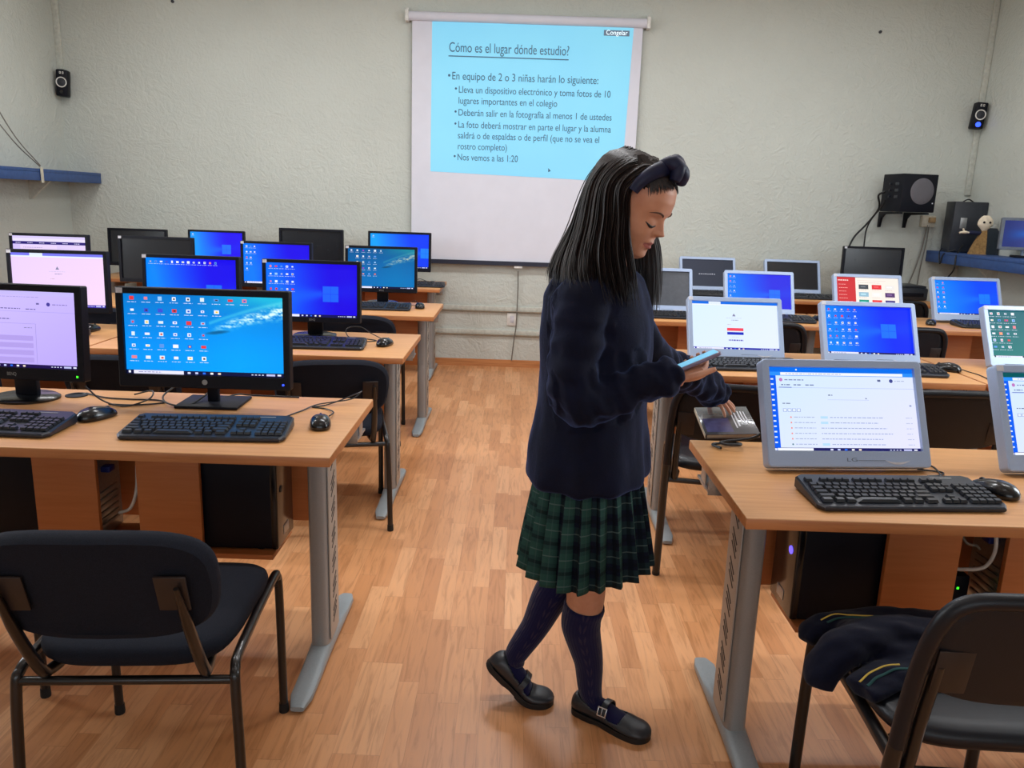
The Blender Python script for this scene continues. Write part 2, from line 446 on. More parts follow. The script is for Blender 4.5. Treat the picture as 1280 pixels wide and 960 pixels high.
# ------------------------------------------------------------------ projection screen
def projection_screen():
    y = ROOM_B
    r = empty('projection_screen', (0.03, y, 0), 0, 'white roll-down projection screen with a projected blue slide on the back wall', 'projection screen')
    b = MB(); b.tube([(-0.955, -0.05, 2.845), (0.955, -0.05, 2.845)], 0.036, 16)
    b.build('roller_case', M['fabric_screen'], r)
    for s in (-1, 1):
        e = MB(); e.box((s * 0.965, -0.048, 2.845), (0.03, 0.088, 0.088), 0.008); e.box((s * 0.965, -0.016, 2.885), (0.022, 0.024, 0.05), 0.004)
        e.build('end_cap', M['white'], r)
    b = MB()
    for i in range(24):
        pass
    rows = 24
    vs = []; fs = []
    for i in range(rows + 1):
        z = 2.83 + (0.925 - 2.83) * i / rows
        dy = -0.045 - 0.006 * math.sin(math.pi * i / rows)
        vs += [(-0.925, dy, z), (0.925, dy, z), (-0.925, dy + 0.002, z), (0.925, dy + 0.002, z)]
    for i in range(rows):
        o = i * 4; n = o + 4
        fs += [[o, o + 1, n + 1, n], [o + 2, n + 2, n + 3, o + 3], [o, n, n + 2, o + 2], [o + 1, o + 3, n + 3, n + 1]]
    b.add(vs, fs); b.build('fabric_sheet', M['fabric_screen'], r)
    b = MB(); b.rrect((0, 0.908), 1.87, 0.036, 0.012, -0.062, -0.036); b.build('weight_bar', M['screen_bar'], r)
    b = MB(); b.box((-0.01, -0.048, 0.880), (0.07, 0.02, 0.022), 0.005); b.build('pull_tab', M['white'], r)
    # the projected slide (corners in wall x,z)
    TL, TR, BR, BL = (-0.765, 2.822), (0.850, 2.812), (0.824, 1.612), (-0.767, 1.648)
    nx, nz = 24, 18
    vs = []; fs = []
    for j in range(nz + 1):
        for i in range(nx + 1):
            u, v = i / nx, j / nz
            x = (TL[0] * (1 - u) + TR[0] * u) * (1 - v) + (BL[0] * (1 - u) + BR[0] * u) * v
            z = (TL[1] * (1 - u) + TR[1] * u) * (1 - v) + (BL[1] * (1 - u) + BR[1] * u) * v
            t = (2.83 - z) / (2.83 - 0.925)
            vs.append((x, -0.0475 - 0.006 * math.sin(math.pi * t), z))
    for j in range(nz):
        for i in range(nx):
            a = j * (nx + 1) + i; fs.append([a, a + 1, a + nx + 2, a + nx + 1])
    k = N('projected_slide_light')
    k.b.inputs['Base Color'].default_value = lin4((120, 160, 178)); k.b.inputs['Roughness'].default_value = .8
    nz_ = k.noise(k.coord('Object'), 0.9, 2)
    k.l(k.ramp(nz_, [(0.3, lin4((106, 206, 248))), (0.7, lin4((126, 222, 250)))]), k.b.inputs['Emission Color'])
    k.b.inputs['Emission Strength'].default_value = 0.62
    sl = MB().add(vs, fs).build('projected_slide', k.m, r)
    ink = emis('slide_text_ink', (62, 98, 124), 0.55)
    ink.node_tree.nodes['Principled BSDF'].inputs['Base Color'].default_value = lin4((40, 60, 80))
    lines = [  # text, left x, baseline z, width, size
        ('Cómo es el lugar dónde estudio?', -0.628, 2.585, 0.965, 0.105),
        ('•', -0.636, 2.378, None, 0.08), ('En equipo de 2 o 3 niñas harán lo siguiente:', -0.602, 2.375, 1.185, 0.085),
        ('•', -0.578, 2.282, None, 0.07), ('Lleva un dispositivo electrónico y toma fotos de 10', -0.546, 2.275, 1.235, 0.075),
        ('lugares importantes en el colegio', -0.546, 2.190, 0.805, 0.075),
        ('•', -0.578, 2.104, None, 0.07), ('Deberán salir en la fotografía al menos 1 de ustedes', -0.546, 2.097, 1.255, 0.075),
        ('•', -0.578, 2.010, None, 0.07), ('La foto deberá mostrar en parte el lugar y la alumna', -0.546, 2.003, 1.255, 0.075),
        ('saldrá o de espaldas o de perfil (que no se vea el', -0.546, 1.918, 1.165, 0.075),
        ('rostro completo)', -0.546, 1.832, 0.405, 0.075),
        ('•', -0.580, 1.752, None, 0.07), ('Nos vemos a las 1:20', -0.548, 1.745, 0.500, 0.075)]
    for n, (t, x, z, w, s) in enumerate(lines):
        text_mesh('lettering', t, s, ink, sl, Matrix.Translation((x, -0.0556, z)), w)
    b = MB(); b.box((-0.145, -0.0556, 2.553), (0.97, 0.0006, 0.008)); b.build('heading_underline', ink, sl)
    tg = MB(); tg.box((0.715, -0.0556, 2.765), (0.205, 0.0008, 0.042))
    g = emis('slide_tag_grey', (88, 104, 122), 0.5)
    tg.build('slide_tag', g, sl)
    text_mesh('lettering', 'Congelar', 0.05, emis('slide_tag_ink', (225, 245, 255), 0.8), sl, Matrix.Translation((0.630, -0.0566, 2.752)), 0.17)
    c = MB(); c.add([(0.212, -0.0562, 1.705), (0.212, -0.0562, 1.672), (0.233, -0.0562, 1.683)], [[0, 1, 2]]); c.build('mouse_pointer', ink, sl)
projection_screen()
# ------------------------------------------------------------------ desks
DZ = 0.737
def make_desk(w=1.375, d=0.64):
    """two-seat computer desk; origin on the floor under the middle of the front edge"""
    r = empty('computer_desk')
    th = 0.028
    b = MB(); b.box((0, d / 2, DZ - th / 2), (w, d, th), 0.003)
    b.mi = [0] * len(b.f)
    for i, f in enumerate(b.f):
        zs = [b.v[k][2] for k in f]
        if min(zs) < DZ - 0.004: b.mi[i] = 1
    b.build('tabletop', [M['desk'], M['edge']], r)
    for s in (-1, 1):
        lx = s * (w / 2 - 0.095)
        # column: rounded grey front and back posts with a slotted panel towards the outside
        c = MB()
        pts = []
        for (cx, cy, rx, ry) in ((0, 0, 0.030, 0.055),):
            for k in range(32):
                a = 2 * math.pi * k / 32
                q = lambda t: math.copysign(abs(t) ** 0.55, t)
                pts.append((lx + rx * q(math.cos(a)), d / 2 - 0.03 + 0.078 * q(math.sin(a))))
        c.loft([[(x, y, 0.045) for x, y in pts], [(x, y, DZ - th) for x, y in pts]], True)
        leg = c.build('leg', M['grey_metal'], r)
        p = MB(); ox = lx + s * 0.031
        p.box((ox, d / 2 - 0.03, 0.385), (0.004, 0.108, 0.64), 0.001)
        for g in range(7):
            z0 = 0.125 + g * 0.083
            for j in range(3):
                zc = z0 + j * 0.019
                Mx = Matrix.Translation((ox + s * 0.0022, d / 2 - 0.03, zc)) @ Matrix.Rotation(math.radians(36), 4, 'X')
                p.box((0, 0, 0), (0.0012, 0.055, 0.0058), 0, 1, Mx)
        p.build('slotted_panel', [M['pale_metal'], M['slot']], leg)
        # arched foot
        L = 0.66; f = MB(); rings = []
        for k in range(15):
            t = k / 14; y = d / 2 - 0.03 + (t - 0.5) * L
            e = min(1.0, min(t, 1 - t) / 0.05) ** 0.5
            hh = (0.026 + 0.032 * math.exp(-((t - 0.5) / 0.22) ** 2)) * (0.55 + 0.45 * e); ww = 0.032 * (0.6 + 0.4 * e)
            ring = []
            for j in range(14):
                a = 2 * math.pi * j / 14; q = lambda v: math.copysign(abs(v) ** 0.6, v)
                ring.append((lx + ww * q(math.cos(a)), y, 0.006 + hh / 2 + hh / 2 * q(math.sin(a))))
            rings.append(ring)
        f.loft(rings); 
        f.build('foot', M['foot_grey'], leg)
        for yy in (d / 2 - 0.03 - L / 2 + 0.05, d / 2 - 0.03 + L / 2 - 0.05):
            g_ = MB(); g_.lathe([(0.018, 0), (0.02, 0.003), (0.02, 0.010)], 12, 0, Matrix.Translation((lx, yy, 0))); g_.build('levelling_pad', M['rubber'], leg)
        # steel bracket that carries the top, seen under the far corner
        k_ = MB()
        k_.prism([(-0.03, 0), (0.03, 0), (0.03, 0.008), (-0.022, 0.008), (-0.022, 0.062), (-0.03, 0.062)], d - 0.20, d - 0.07, 0, Matrix.Translation((s * (w / 2 - 0.045), 0, DZ - th - 0.063)) @ Matrix.Scale(s, 4, (1, 0, 0)), 0.001)
        k_.box((s * (w / 2 - 0.045), d - 0.20, DZ - th - 0.035), (0.06, 0.004, 0.07), 0.001)
        k_.box((s * (w / 2 - 0.018), d - 0.135, DZ - th - 0.034), (0.004, 0.055, 0.066), 0.001)
        k_.build('steel_bracket', M['zinc'], r)
    b = MB(); b.box((0, d - 0.10, 0.5200), (w - 0.27, 0.016, 0.378), 0.001); b.build('modesty_panel', M['panel'], r)
    for s in (-1, 1):
        b = MB(); b.box((s * 0.153, 0.236, 0.5275), (0.186, 0.016, 0.361), 0.001); b.build('front_panel', M['panel'], r)
        g = MB(); g.lathe([(0.034, 0.0), (0.034, 0.003), (0.026, 0.0035), (0.024, 0.001)], 20, 0, Matrix.Translation((s * 0.26 - 0.02, d - 0.085, DZ)))
        g.build('cable_grommet', M['black'], r)
    b = MB(); b.box((0, 0.33, 0.338), (0.912, 0.205, 0.016), 0.001); b.build('tower_shelf', M['panel'], r)
    return r

# row front edges (y) and the desks of each row (x of the aisle end); left rows run to the left wall
DW = 1.375
desk_proto_l = make_desk(DW, 0.64)
L_ROWS = [1.97, 3.345, 4.635, 6.165]
R_ROWS = [1.648, 3.20, 4.77, 6.19]
L_X = [-0.472, -0.475, -0.478, -0.590]
R_X = [0.532, 0.592, 0.612, 0.640]
ORD = ['nearest the camera', 'second from the front', 'third from the front', 'against the back wall']
first = True
DESKS = {}
for i in range(4):
    for j in range(2):
        if i == 0 and j == 1: continue
        x = L_X[i] - DW / 2 - j * (DW + 0.012)
        side = 'beside the aisle' if j == 0 else 'next to the left wall'
        lab = 'wood-topped computer desk on the left, row %s, %s' % (ORD[i], side)
        if i == 0: lab = 'wood-topped desk with the swimmer wallpaper screen, behind the black chair'
        DESKS['L', i, j] = put(desk_proto_l, first, (x, L_ROWS[i], 0), 0, lab, 'desk', 'computer desks left of the aisle'); first = False
desk_proto_r = None
for i in range(4):
    for j in range(2):
        if i == 0 and j == 1: continue
        x = R_X[i] + DW / 2 + j * (DW + 0.012)
        side = 'beside the aisle' if j == 0 else 'next to the right wall'
        lab = 'wood-topped computer desk on the right, row %s, %s' % (ORD[i], side)
        if i == 0: lab = 'wood-topped desk in front of the draped chair, holding the silver e-mail screen'
        if desk_proto_r is None: desk_proto_r = make_desk(DW, 0.60); o = desk_proto_r; o.location = (x, R_ROWS[i], 0); tag(o, lab, 'desk', 'computer desks right of the aisle')
        else: o = put(desk_proto_r, False, (x, R_ROWS[i], 0), 0, lab, 'desk', 'computer desks right of the aisle')
        DESKS['R', i, j] = o

# ------------------------------------------------------------------ computer towers on the desk shelves
def make_tower(front):
    """black tower lying along x; front = +1 / -1: which end carries the front bezel"""
    r = empty('computer_tower')
    b = MB(); b.box((0, 0, 0.178), (0.36, 0.165, 0.345), 0.006)
    b.build('case', M['black'], r)
    b = MB(); b.box((front * 0.187, 0, 0.178), (0.022, 0.168, 0.348), 0.007); b.build('front_bezel', M['black_gloss'], r)
    b = MB(); b.box((front * 0.1985, 0, 0.285), (0.003, 0.13, 0.036), 0.002); b.build('drive_door', M['dark_grey'], r)
    b = MB(); b.lathe([(0.011, 0), (0.011, 0.003), (0.009, 0.004)], 16, 0, Matrix.Translation((front * 0.198, -0.045, 0.188)) @ Matrix.Rotation(front * math.pi / 2, 4, 'Y'))
    if front < 0: b.build('power_light', M['violet_led'], r)
    else: b.build('power_button', M['dark_grey'], r)
    b = MB(); b.box((front * 0.1985, 0.0, 0.045), (0.002, 0.05, 0.03), 0.001); b.build('silver_badge', M['alu'], r)
    # rear: ports, slots and plugs
    q = -front
    b = MB(); b.box((q * 0.181, 0, 0.178), (0.004, 0.155, 0.335), 0.001); b.build('rear_plate', M['zinc'], r)
    b = MB()
    for k in range(6): b.box((q * 0.184, 0.0, 0.045 + k * 0.021), (0.004, 0.11, 0.012), 0.001)
    b.build('expansion_slots', M['grey_metal'], r)
    b = MB(); b.box((q * 0.195, -0.015, 0.225), (0.03, 0.035, 0.018), 0.003); b.build('blue_plug', mat('blue_vga_plug', (24, 40, 120), 0.4), r)
    for fy in (-0.06, 0.06):
        for fx in (-0.14, 0.14):
            b = MB(); b.lathe([(0.012, -0.0005), (0.012, 0.006)], 10, 0, Matrix.Translation((fx, fy, 0))); b.build('rubber_foot', M['rubber'], r)
    return r
SH = 0.3465
xl = L_X[0] - DW / 2; xr = R_X[0] + DW / 2
tp = make_tower(+1)
put(tp, True, (xl + 0.268, 1.97 + 0.337, SH), 0, 'black computer tower on the shelf under the swimmer screen', 'computer tower', 'computer towers')
tm = make_tower(-1)
put(tm, True, (xl - 0.268, 1.97 + 0.337, SH), 0, 'black computer tower at the far left under the front left desk', 'computer tower', 'computer towers')
put(tm, False, (xr - 0.268, 1.648 + 0.337, SH), 0, 'black computer tower with a violet light under the e-mail screen', 'computer tower', 'computer towers')
put(tp, False, (xr + 0.268, 1.648 + 0.337, SH), 0, 'black computer tower right of the loose cables under the front right desk', 'computer tower', 'computer towers')

def cable(name, pts, r, m, label, group='loose cables', k=8):
    b = MB(); b.tube(pts, r, 8, smooth=k)
    o = b.build(name, m); return tag(o, label, 'cable', group)

yl = 1.97 + 0.26; yr = 1.648 + 0.26
cable('power_cable', [(xl + .02, yl + .08, .68), (xl + .035, yl + .03, .60), (xl + .045, yl - .005, .53), (xl + .02, yl, .47), (xl - .03, yl + .03, .44)], 0.005, M['cable_white'], 'pale cable in the gap between the panels of the front left desk')
cable('power_cable', [(xl + .01, yl + .1, .70), (xl + .048, yl + .06, .62), (xl + .05, yl + .06, .52), (xl + .03, yl + .06, .42), (xl + .02, yl + .09, .356)], 0.004, M['cable'], 'dark cable hanging in the gap under the front left desk')
cable('power_cable', [(xr - .03, yr + .05, .70), (xr + .02, yr + .0, .66), (xr + .045, yr - .005, .58), (xr + .03, yr, .52), (xr - .02, yr + .01, .505), (xr - .05, yr + .03, .50)], 0.005, M['cable_white'], 'pale looped cable in the gap under the front right desk')
cable('power_cable', [(xr - .045, yr + .02, .62), (xr - .03, yr + .0, .585), (xr + .0, yr + .005, .575), (xr + .02, yr + .02, .56)], 0.0035, M['cable_grey'], 'grey cable in the gap under the front right desk')
cable('power_cable', [(xr - .02, yr + .07, .70), (xr - .03, yr + .04, .55), (xr - .02, yr + .05, .45), (xr - .01, yr + .09, .3555)], 0.005, M['cable'], 'black cable hanging in the gap under the front right desk')
r_ = empty('network_adapter', (xr + .012, yr + .09, .3465), 0, 'small black adapter with a green light among the cables under the right desk', 'adapter')
MB().box((0, 0, .055), (.06, .04, .11), .004).build('case', M['black'], r_)
MB().box((0.0, -.0205, .075), (.006, .002, .006), .0008).build('status_light', M['green_led'], r_)

# ------------------------------------------------------------------ stacking chairs
def make_chair(fab=True):
    """four-legged stacking chair facing +y; origin on the floor under the seat"""
    r = empty('stacking_chair')
    tube = 0.0115; hw = 0.225
    for s in (-1, 1):
        b = MB(); b.tube([(s * 0.222, 0.225, 0.012), (s * 0.222, 0.222, 0.20), (s * 0.221, 0.218, 0.385), (s * 0.220, 0.206, 0.418), (s * 0.219, 0.18, 0.430), (s * 0.217, 0.0, 0.424)], tube, 10, smooth=6)
        l = b.build('leg', M['chair_tube'], r)
        b = MB(); b.lathe([(0.013, 0), (0.014, 0.004), (0.013, 0.028)], 10, 0, Matrix.Translation((s * 0.222, 0.225, 0))); b.build('rubber_foot', M['rubber'], l)
        b = MB(); b.tube([(s * 0.235, -0.235, 0.012), (s * 0.232, -0.226, 0.20), (s * 0.226, -0.216, 0.375), (s * 0.223, -0.200, 0.405), (s * 0.219, -0.16, 0.418), (s * 0.217, 0.0, 0.424)], tube, 10, smooth=6)
        l = b.build('leg', M['chair_tube'], r)
        b = MB(); b.lathe([(0.013, 0), (0.014, 0.004), (0.013, 0.028)], 10, 0, Matrix.Translation((s * 0.235, -0.235, 0))); b.build('rubber_foot', M['rubber'], l)
        # flat-oval back support with its mounting plate
        b = MB(); b.tube([(s * 0.150, -0.120, 0.405), (s * 0.163, -0.195, 0.405), (s * 0.166, -0.226, 0.425), (s * 0.167, -0.285, 0.53), (s * 0.166, -0.352, 0.672)], [0.0125, 0.0125, 0.0125, 0.0125, 0.0125, 0.0115, 0.005], 10, smooth=6)
        b.build('back_support', M['chair_tube'], r)
        b = MB(); b.box((0, 0, 0), (0.060, 0.006, 0.085), 0.002, 0, Matrix.Translation((s * 0.150, -0.328, 0.650)) @ Matrix.Rotation(math.radians(17), 4, 'X')); 
        b.build('mounting_plate', M['chair_plate'], r)
    for y, z in ((-0.212, 0.388), (0.205, 0.40)):
        b = MB(); b.tube([(-0.224, y, z), (0.224, y, z)], 0.010, 10); b.build('crossbar', M['chair_tube'], r)
    # seat cushion: rounded, waterfall front
    def cushion(nx, ny, fn_top, fn_bot):
        rings = []
        return rings
    m = M['fabric'] if fab else M['vinyl']
    def pad(w, d, th, crown, pw=3.2):
        """superelliptic pad in local xy, top +z; returns loft rings"""
        rings = []; n = 48
        for (k, z) in ((0.86, -th * .5), (0.95, -th * .48), (0.99, -th * .25), (1.0, 0.0), (0.985, th * .25), (0.94, th * .42), (0.8, th * .5), (0.55, th * .5 + crown * .6), (0.25, th * .5 + crown * .95)):
            ring = []
            for j in range(n):
                a = 2 * math.pi * j / n; c, s_ = math.cos(a), math.sin(a)
                e = 2 / pw
                ring.append((w / 2 * k * math.copysign(abs(c) ** e, c), d / 2 * k * math.copysign(abs(s_) ** e, s_), z))
            rings.append(ring)
        return rings
    b = MB(); b.loft(pad(0.435, 0.44, 0.048, 0.006, 4.2))
    for i, v in enumerate(b.v):
        x, y, z = v
        x *= 1.0 + 0.05 * (y / 0.22)                       # a little wider in front
        z += 0.455 - 0.018 * max(0, (y - 0.10) / 0.12) ** 2 - 0.010 * (y < 0) * (-y / 0.22)
        b.v[i] = (x, y - 0.005, z)
    b.build('seat', m, r)
    # backrest: wide rounded pad, curved around the sitter and leaning back
    b = MB(); b.loft(pad(0.455, 0.258, 0.046, 0.004, 3.6))
    tilt = math.radians(17)
    for i, v in enumerate(b.v):
        x, h, t = v                                        # h: height on the pad, t: thickness
        if h < 0: x *= 1.0 - 0.06 * (-h / 0.13)
        y = -0.303 + t + 0.5 * x * x
        zz = 0.654 + h * math.cos(tilt) + t * math.sin(tilt)
        b.v[i] = (x, y - h * math.sin(tilt), zz)
    b.build('backrest', m, r)
    return r


def make_hoop_chair():
    """vinyl stacking chair: the rear legs run on up into a hoop around the back pad"""
    r = empty('stacking_chair'); R_ = 0.0150; m = M['vinyl']
    for s in (-1, 1):
        b = MB(); b.tube([(s * 0.214, 0.215, 0.012), (s * 0.213, 0.212, 0.22), (s * 0.211, 0.206, 0.395), (s * 0.209, 0.19, 0.424), (s * 0.207, 0.15, 0.432), (s * 0.205, -0.03, 0.428), (s * 0.207, -0.235, 0.420)], R_ - 0.001, 10, smooth=6)
        l = b.build('leg', M['chair_tube'], r)
        b = MB(); b.lathe([(0.014, 0), (0.0155, 0.004), (0.0145, 0.03)], 10, 0, Matrix.Translation((s * 0.214, 0.215, 0))); b.build('rubber_foot', M['rubber'], l)
        b = MB(); b.tube([(s * 0.226, -0.215, 0.012), (s * 0.224, -0.230, 0.22), (s * 0.221, -0.246, 0.42), (s * 0.219, -0.252, 0.47)], R_, 10, smooth=5)
        l = b.build('leg', M['chair_tube'], r)
        b = MB(); b.lathe([(0.014, 0), (0.0155, 0.004), (0.0145, 0.03)], 10, 0, Matrix.Translation((s * 0.226, -0.215, 0))); b.build('rubber_foot', M['rubber'], l)
        b = MB(); b.tube([(s * 0.176, -0.150, 0.410), (s * 0.184, -0.218, 0.408), (s * 0.187, -0.240, 0.428), (s * 0.187, -0.255, 0.52), (s * 0.182, -0.276, 0.650)], 0.0125, 10, smooth=6)
        b.build('back_support', M['chair_tube'], r)
        b = MB(); b.box((0, 0, 0), (0.062, 0.006, 0.09), 0.002, 0, Matrix.Translation((s * 0.162, -0.282, 0.640)) @ Matrix.Rotation(math.radians(10), 4, 'X')); b.build('mounting_plate', M['chair_plate'], r)
    H_ = [(0.219, -0.252, 0.47), (0.217, -0.260, 0.55), (0.214, -0.277, 0.65), (0.206, -0.292, 0.72), (0.188, -0.301, 0.763), (0.155, -0.306, 0.784), (0.08, -0.309, 0.789)]
    b = MB(); b.tube(H_ + [(0, -0.310, 0.789)] + [(-x, y, z) for x, y, z in H_[::-1]], R_, 12, smooth=5); b.build('back_hoop', M['vinyl'], r)
    for y, z in ((-0.232, 0.402), (0.195, 0.405)):
        b = MB(); b.tube([(-0.213, y, z), (0.213, y, z)], 0.010, 10); b.build('crossbar', M['chair_tube'], r)
    b = MB(); rings = []; n = 40
    for (k, z) in ((0.86, -.022), (0.95, -.021), (0.99, -.010), (1.0, 0.0), (0.985, .010), (0.94, .018), (0.8, .022), (0.55, .025), (0.25, .027)):
        ring = []
        for j in range(n):
            a = 2 * math.pi * j / n; c, s_ = math.cos(a), math.sin(a); e = 0.46
            x = 0.212 * k * math.copysign(abs(c) ** e, c); y = 0.222 * k * math.copysign(abs(s_) ** e, s_)
            ring.append((x, y - 0.005, 0.462 + z - 0.018 * max(0, (y - 0.10) / 0.12) ** 2))
        rings.append(ring)
    b.loft(rings); b.build('seat', m, r)
    b = MB(); rings = []
    tl = math.radians(10)
    for (k, t) in ((0.84, -.017), (0.95, -.015), (0.995, -.006), (1.0, .002), (0.97, .012), (0.85, .018), (0.5, .021), (0.2, .022)):
        ring = []
        for j in range(n):
            a = 2 * math.pi * j / n; c, s_ = math.cos(a), math.sin(a); e = 0.5
            x = 0.205 * k * math.copysign(abs(c) ** e, c); h = 0.108 * k * math.copysign(abs(s_) ** e, s_)
            ring.append((x, -0.279 + t * math.cos(tl) - h * math.sin(tl) + 0.25 * x * x, 0.680 + h * math.cos(tl) + t * math.sin(tl)))
        rings.append(ring)
    b.loft(rings); b.build('backrest', m, r)
    return r

CH = 'black stacking chairs'
cf = make_chair(True)
put(cf, True, (-0.812, 1.700, 0), math.radians(4), 'black fabric chair seen from behind in the near left corner', 'chair', CH)
put(cf, False, (-1.500, 1.735, 0), math.radians(3), 'black chair at the left edge, only a leg in view beside the near chair', 'chair', CH)
put(cf, False, (-0.790, 3.376, 0), math.radians(13), 'black fabric chair at the aisle end of the second left desk row', 'chair', CH)
put(cf, False, (-1.56, 3.335, 0), math.radians(2), 'black chair between the two front left monitors, pushed under the second row', 'chair', CH)
put(cf, False, (-0.90, 4.640, 0), math.radians(3), 'black chair at the aisle end of the third left desk row', 'chair', CH)
put(cf, False, (-2.25, 3.335, 0), math.radians(-3), 'black chair behind the lilac form screen at the left edge', 'chair', CH)
put(cf, False, (-1.60, 4.635, 0), math.radians(-2), 'black chair at the third left row behind the blue desktop monitors', 'chair', CH)
put(cf, False, (-2.36, 4.635, 0), math.radians(2), 'black chair at the third left row behind the sign-in screen', 'chair', CH)
cv = make_hoop_chair()
put(cv, True, (0.945, 1.495, 0), math.radians(-2), 'black vinyl chair with a navy jumper draped over its seat', 'chair', CH)
put(cv, False, (0.850, 3.035, 0), math.radians(-10), 'black vinyl chair beside the girl at the second right desk row', 'chair', CH)
put(cv, False, (1.60, 3.06, 0), math.radians(2), 'black vinyl chair behind the e-mail screen at the second right row', 'chair', CH)
put(cv, False, (1.45, 4.72, 0), math.radians(-2), 'black chair at the third right row behind the sign-in screen', 'chair', CH)
put(cv, False, (2.22, 4.70, 0), math.radians(3), 'black chair at the third right row below the red template screen', 'chair', CH)
put(cv, False, (1.45, 6.16, 0), math.radians(2), 'black chair at the back right row below the powered-off silver screens', 'chair', CH)
put(cv, False, (2.86, 6.14, 0), math.radians(-2), 'black chair at the back right row between the red template and blue desktop screens', 'chair', CH)
# ------------------------------------------------------------------ what the screens show
def glow_mat():
    k = N('lcd_picture'); b = k.b
    a = k.n('ShaderNodeAttribute', attribute_name='glow')
    k.l(a.outputs['Color'], b.inputs['Emission Color'])
    b.inputs['Emission Strength'].default_value = 1.10
    b.inputs['Base Color'].default_value = (0.01, 0.01, 0.012, 1)
    b.inputs['Roughness'].default_value = 0.35
    b.inputs['Specular IOR Level'].default_value = 0.08
    return k.m
M['lcd'] = glow_mat()

class Art:
    """a lit picture in local XZ, w x h, centred; u to the right, v down, both 0..1"""
    def __init__(s, w, h):
        s.w, s.h = w, h; s.v = []; s.f = []; s.c = []
    def P(s, u, v, l):
        return ((u - .5) * s.w, -0.00018 * l, (.5 - v) * s.h)
    def bg(s, fn, nx=40, ny=24):
        for j in range(ny):
            for i in range(nx):
                s.rect(i / nx, j / ny, (i + 1) / nx, (j + 1) / ny, None, 0, [fn((i + a) / nx, (j + b) / ny) for a, b in ((0, 0), (1, 0), (1, 1), (0, 1))])
    def rect(s, u0, v0, u1, v1, col, l=1, cs=None):
        o = len(s.v)
        s.v += [s.P(u0, v0, l), s.P(u1, v0, l), s.P(u1, v1, l), s.P(u0, v1, l)]
        s.f.append([o, o + 1, o + 2, o + 3])
        s.c += [lin4(c) for c in cs] if cs else [lin4(col)] * 4
    def poly(s, pts, col, l=2):
        o = len(s.v); s.v += [s.P(u, v, l) for u, v in pts]; s.f.append(list(range(o, o + len(pts)))); s.c += [lin4(col)] * len(pts)
    def disc(s, u, v, r, col, l=2, n=14):
        a = s.w / s.h
        s.poly([(u + r * math.cos(2 * math.pi * k / n), v + r * a * math.sin(2 * math.pi * k / n)) for k in range(n)], col, l)
    def words(s, u0, v, u1, th, col, rnd, l=2):
        """a run of tiny unreadable words"""
        u = u0
        while u < u1:
            d = rnd.uniform(.008, .03); s.rect(u, v, min(u1, u + d), v + th, col, l); u += d + .006
    def build(s, parent, loc, rot=None):
        me = bpy.data.meshes.new('screen'); me.from_pydata(s.v, [], s.f); me.materials.append(M['lcd'])
        at = me.color_attributes.new('glow', 'FLOAT_COLOR', 'POINT')
        at.data.foreach_set('color', [x for c in s.c for x in c])
        me.update(); o = bpy.data.objects.new('screen', me); C.objects.link(o); o.parent = parent; o.location = loc
        return o

def mix3(a, b, t):
    t = max(0, min(1, t)); return tuple(x + (y - x) * t for x, y in zip(a, b))

ICON = [(225, 235, 250), (236, 242, 255), (226, 60, 66), (240, 244, 255), (230, 130, 140), (245, 248, 255), (60, 80, 210), (90, 150, 230), (220, 236, 240), (150, 200, 245), (236, 240, 250)]
def icons(A, rnd, u0, v0, du, dv, cols, sz, lay=2):
    """cols: how many icons in each column"""
    for c, n in enumerate(cols):
        for r in range(n):
            u = u0 + c * du; v = v0 + r * dv; k = rnd.choice(ICON); w = sz * rnd.uniform(.5, .85); h = sz * 1.35 * rnd.uniform(.5, .95)
            A.rect(u - w / 2, v - h / 2, u + w / 2, v + h / 2, k, lay)
            if rnd.random() < .6: A.rect(u - w * .2, v - h * .2, u + w * .28, v + h * .25, rnd.choice([(220, 50, 60), (40, 90, 220), (60, 60, 70), (250, 200, 60)]), lay + 1)
            A.words(u - sz * .7, v + sz * 1.15, u + sz * .7, sz * .16, (215, 228, 250), rnd, lay)

def taskbar(A, rnd, col=(14, 18, 60), search=True, h=.05):
    A.rect(0, 1 - h, 1, 1, col, 1)
    A.rect(.012, 1 - h * .78, .026, 1 - h * .22, (235, 240, 255), 2)
    if search: A.rect(.045, 1 - h * .92, .36, 1 - h * .06, (232, 232, 255), 2); A.words(.075, 1 - h * .6, .22, h * .2, (150, 150, 190), rnd, 3)
    for k in range(5): A.rect(.385 + k * .048, 1 - h * .72, .403 + k * .048, 1 - h * .25, [(220, 225, 250), (200, 210, 255), (40, 110, 240), (250, 250, 250), (240, 220, 200)][k], 2)
    for k in range(4): A.rect(.79 + k * .022, 1 - h * .6, .802 + k * .022, 1 - h * .35, (210, 215, 245), 2)
    A.rect(.885, 1 - h * .75, .94, 1 - h * .25, (190, 195, 240), 2); A.rect(.955, 1 - h * .72, .978, 1 - h * .3, (225, 230, 250), 2)

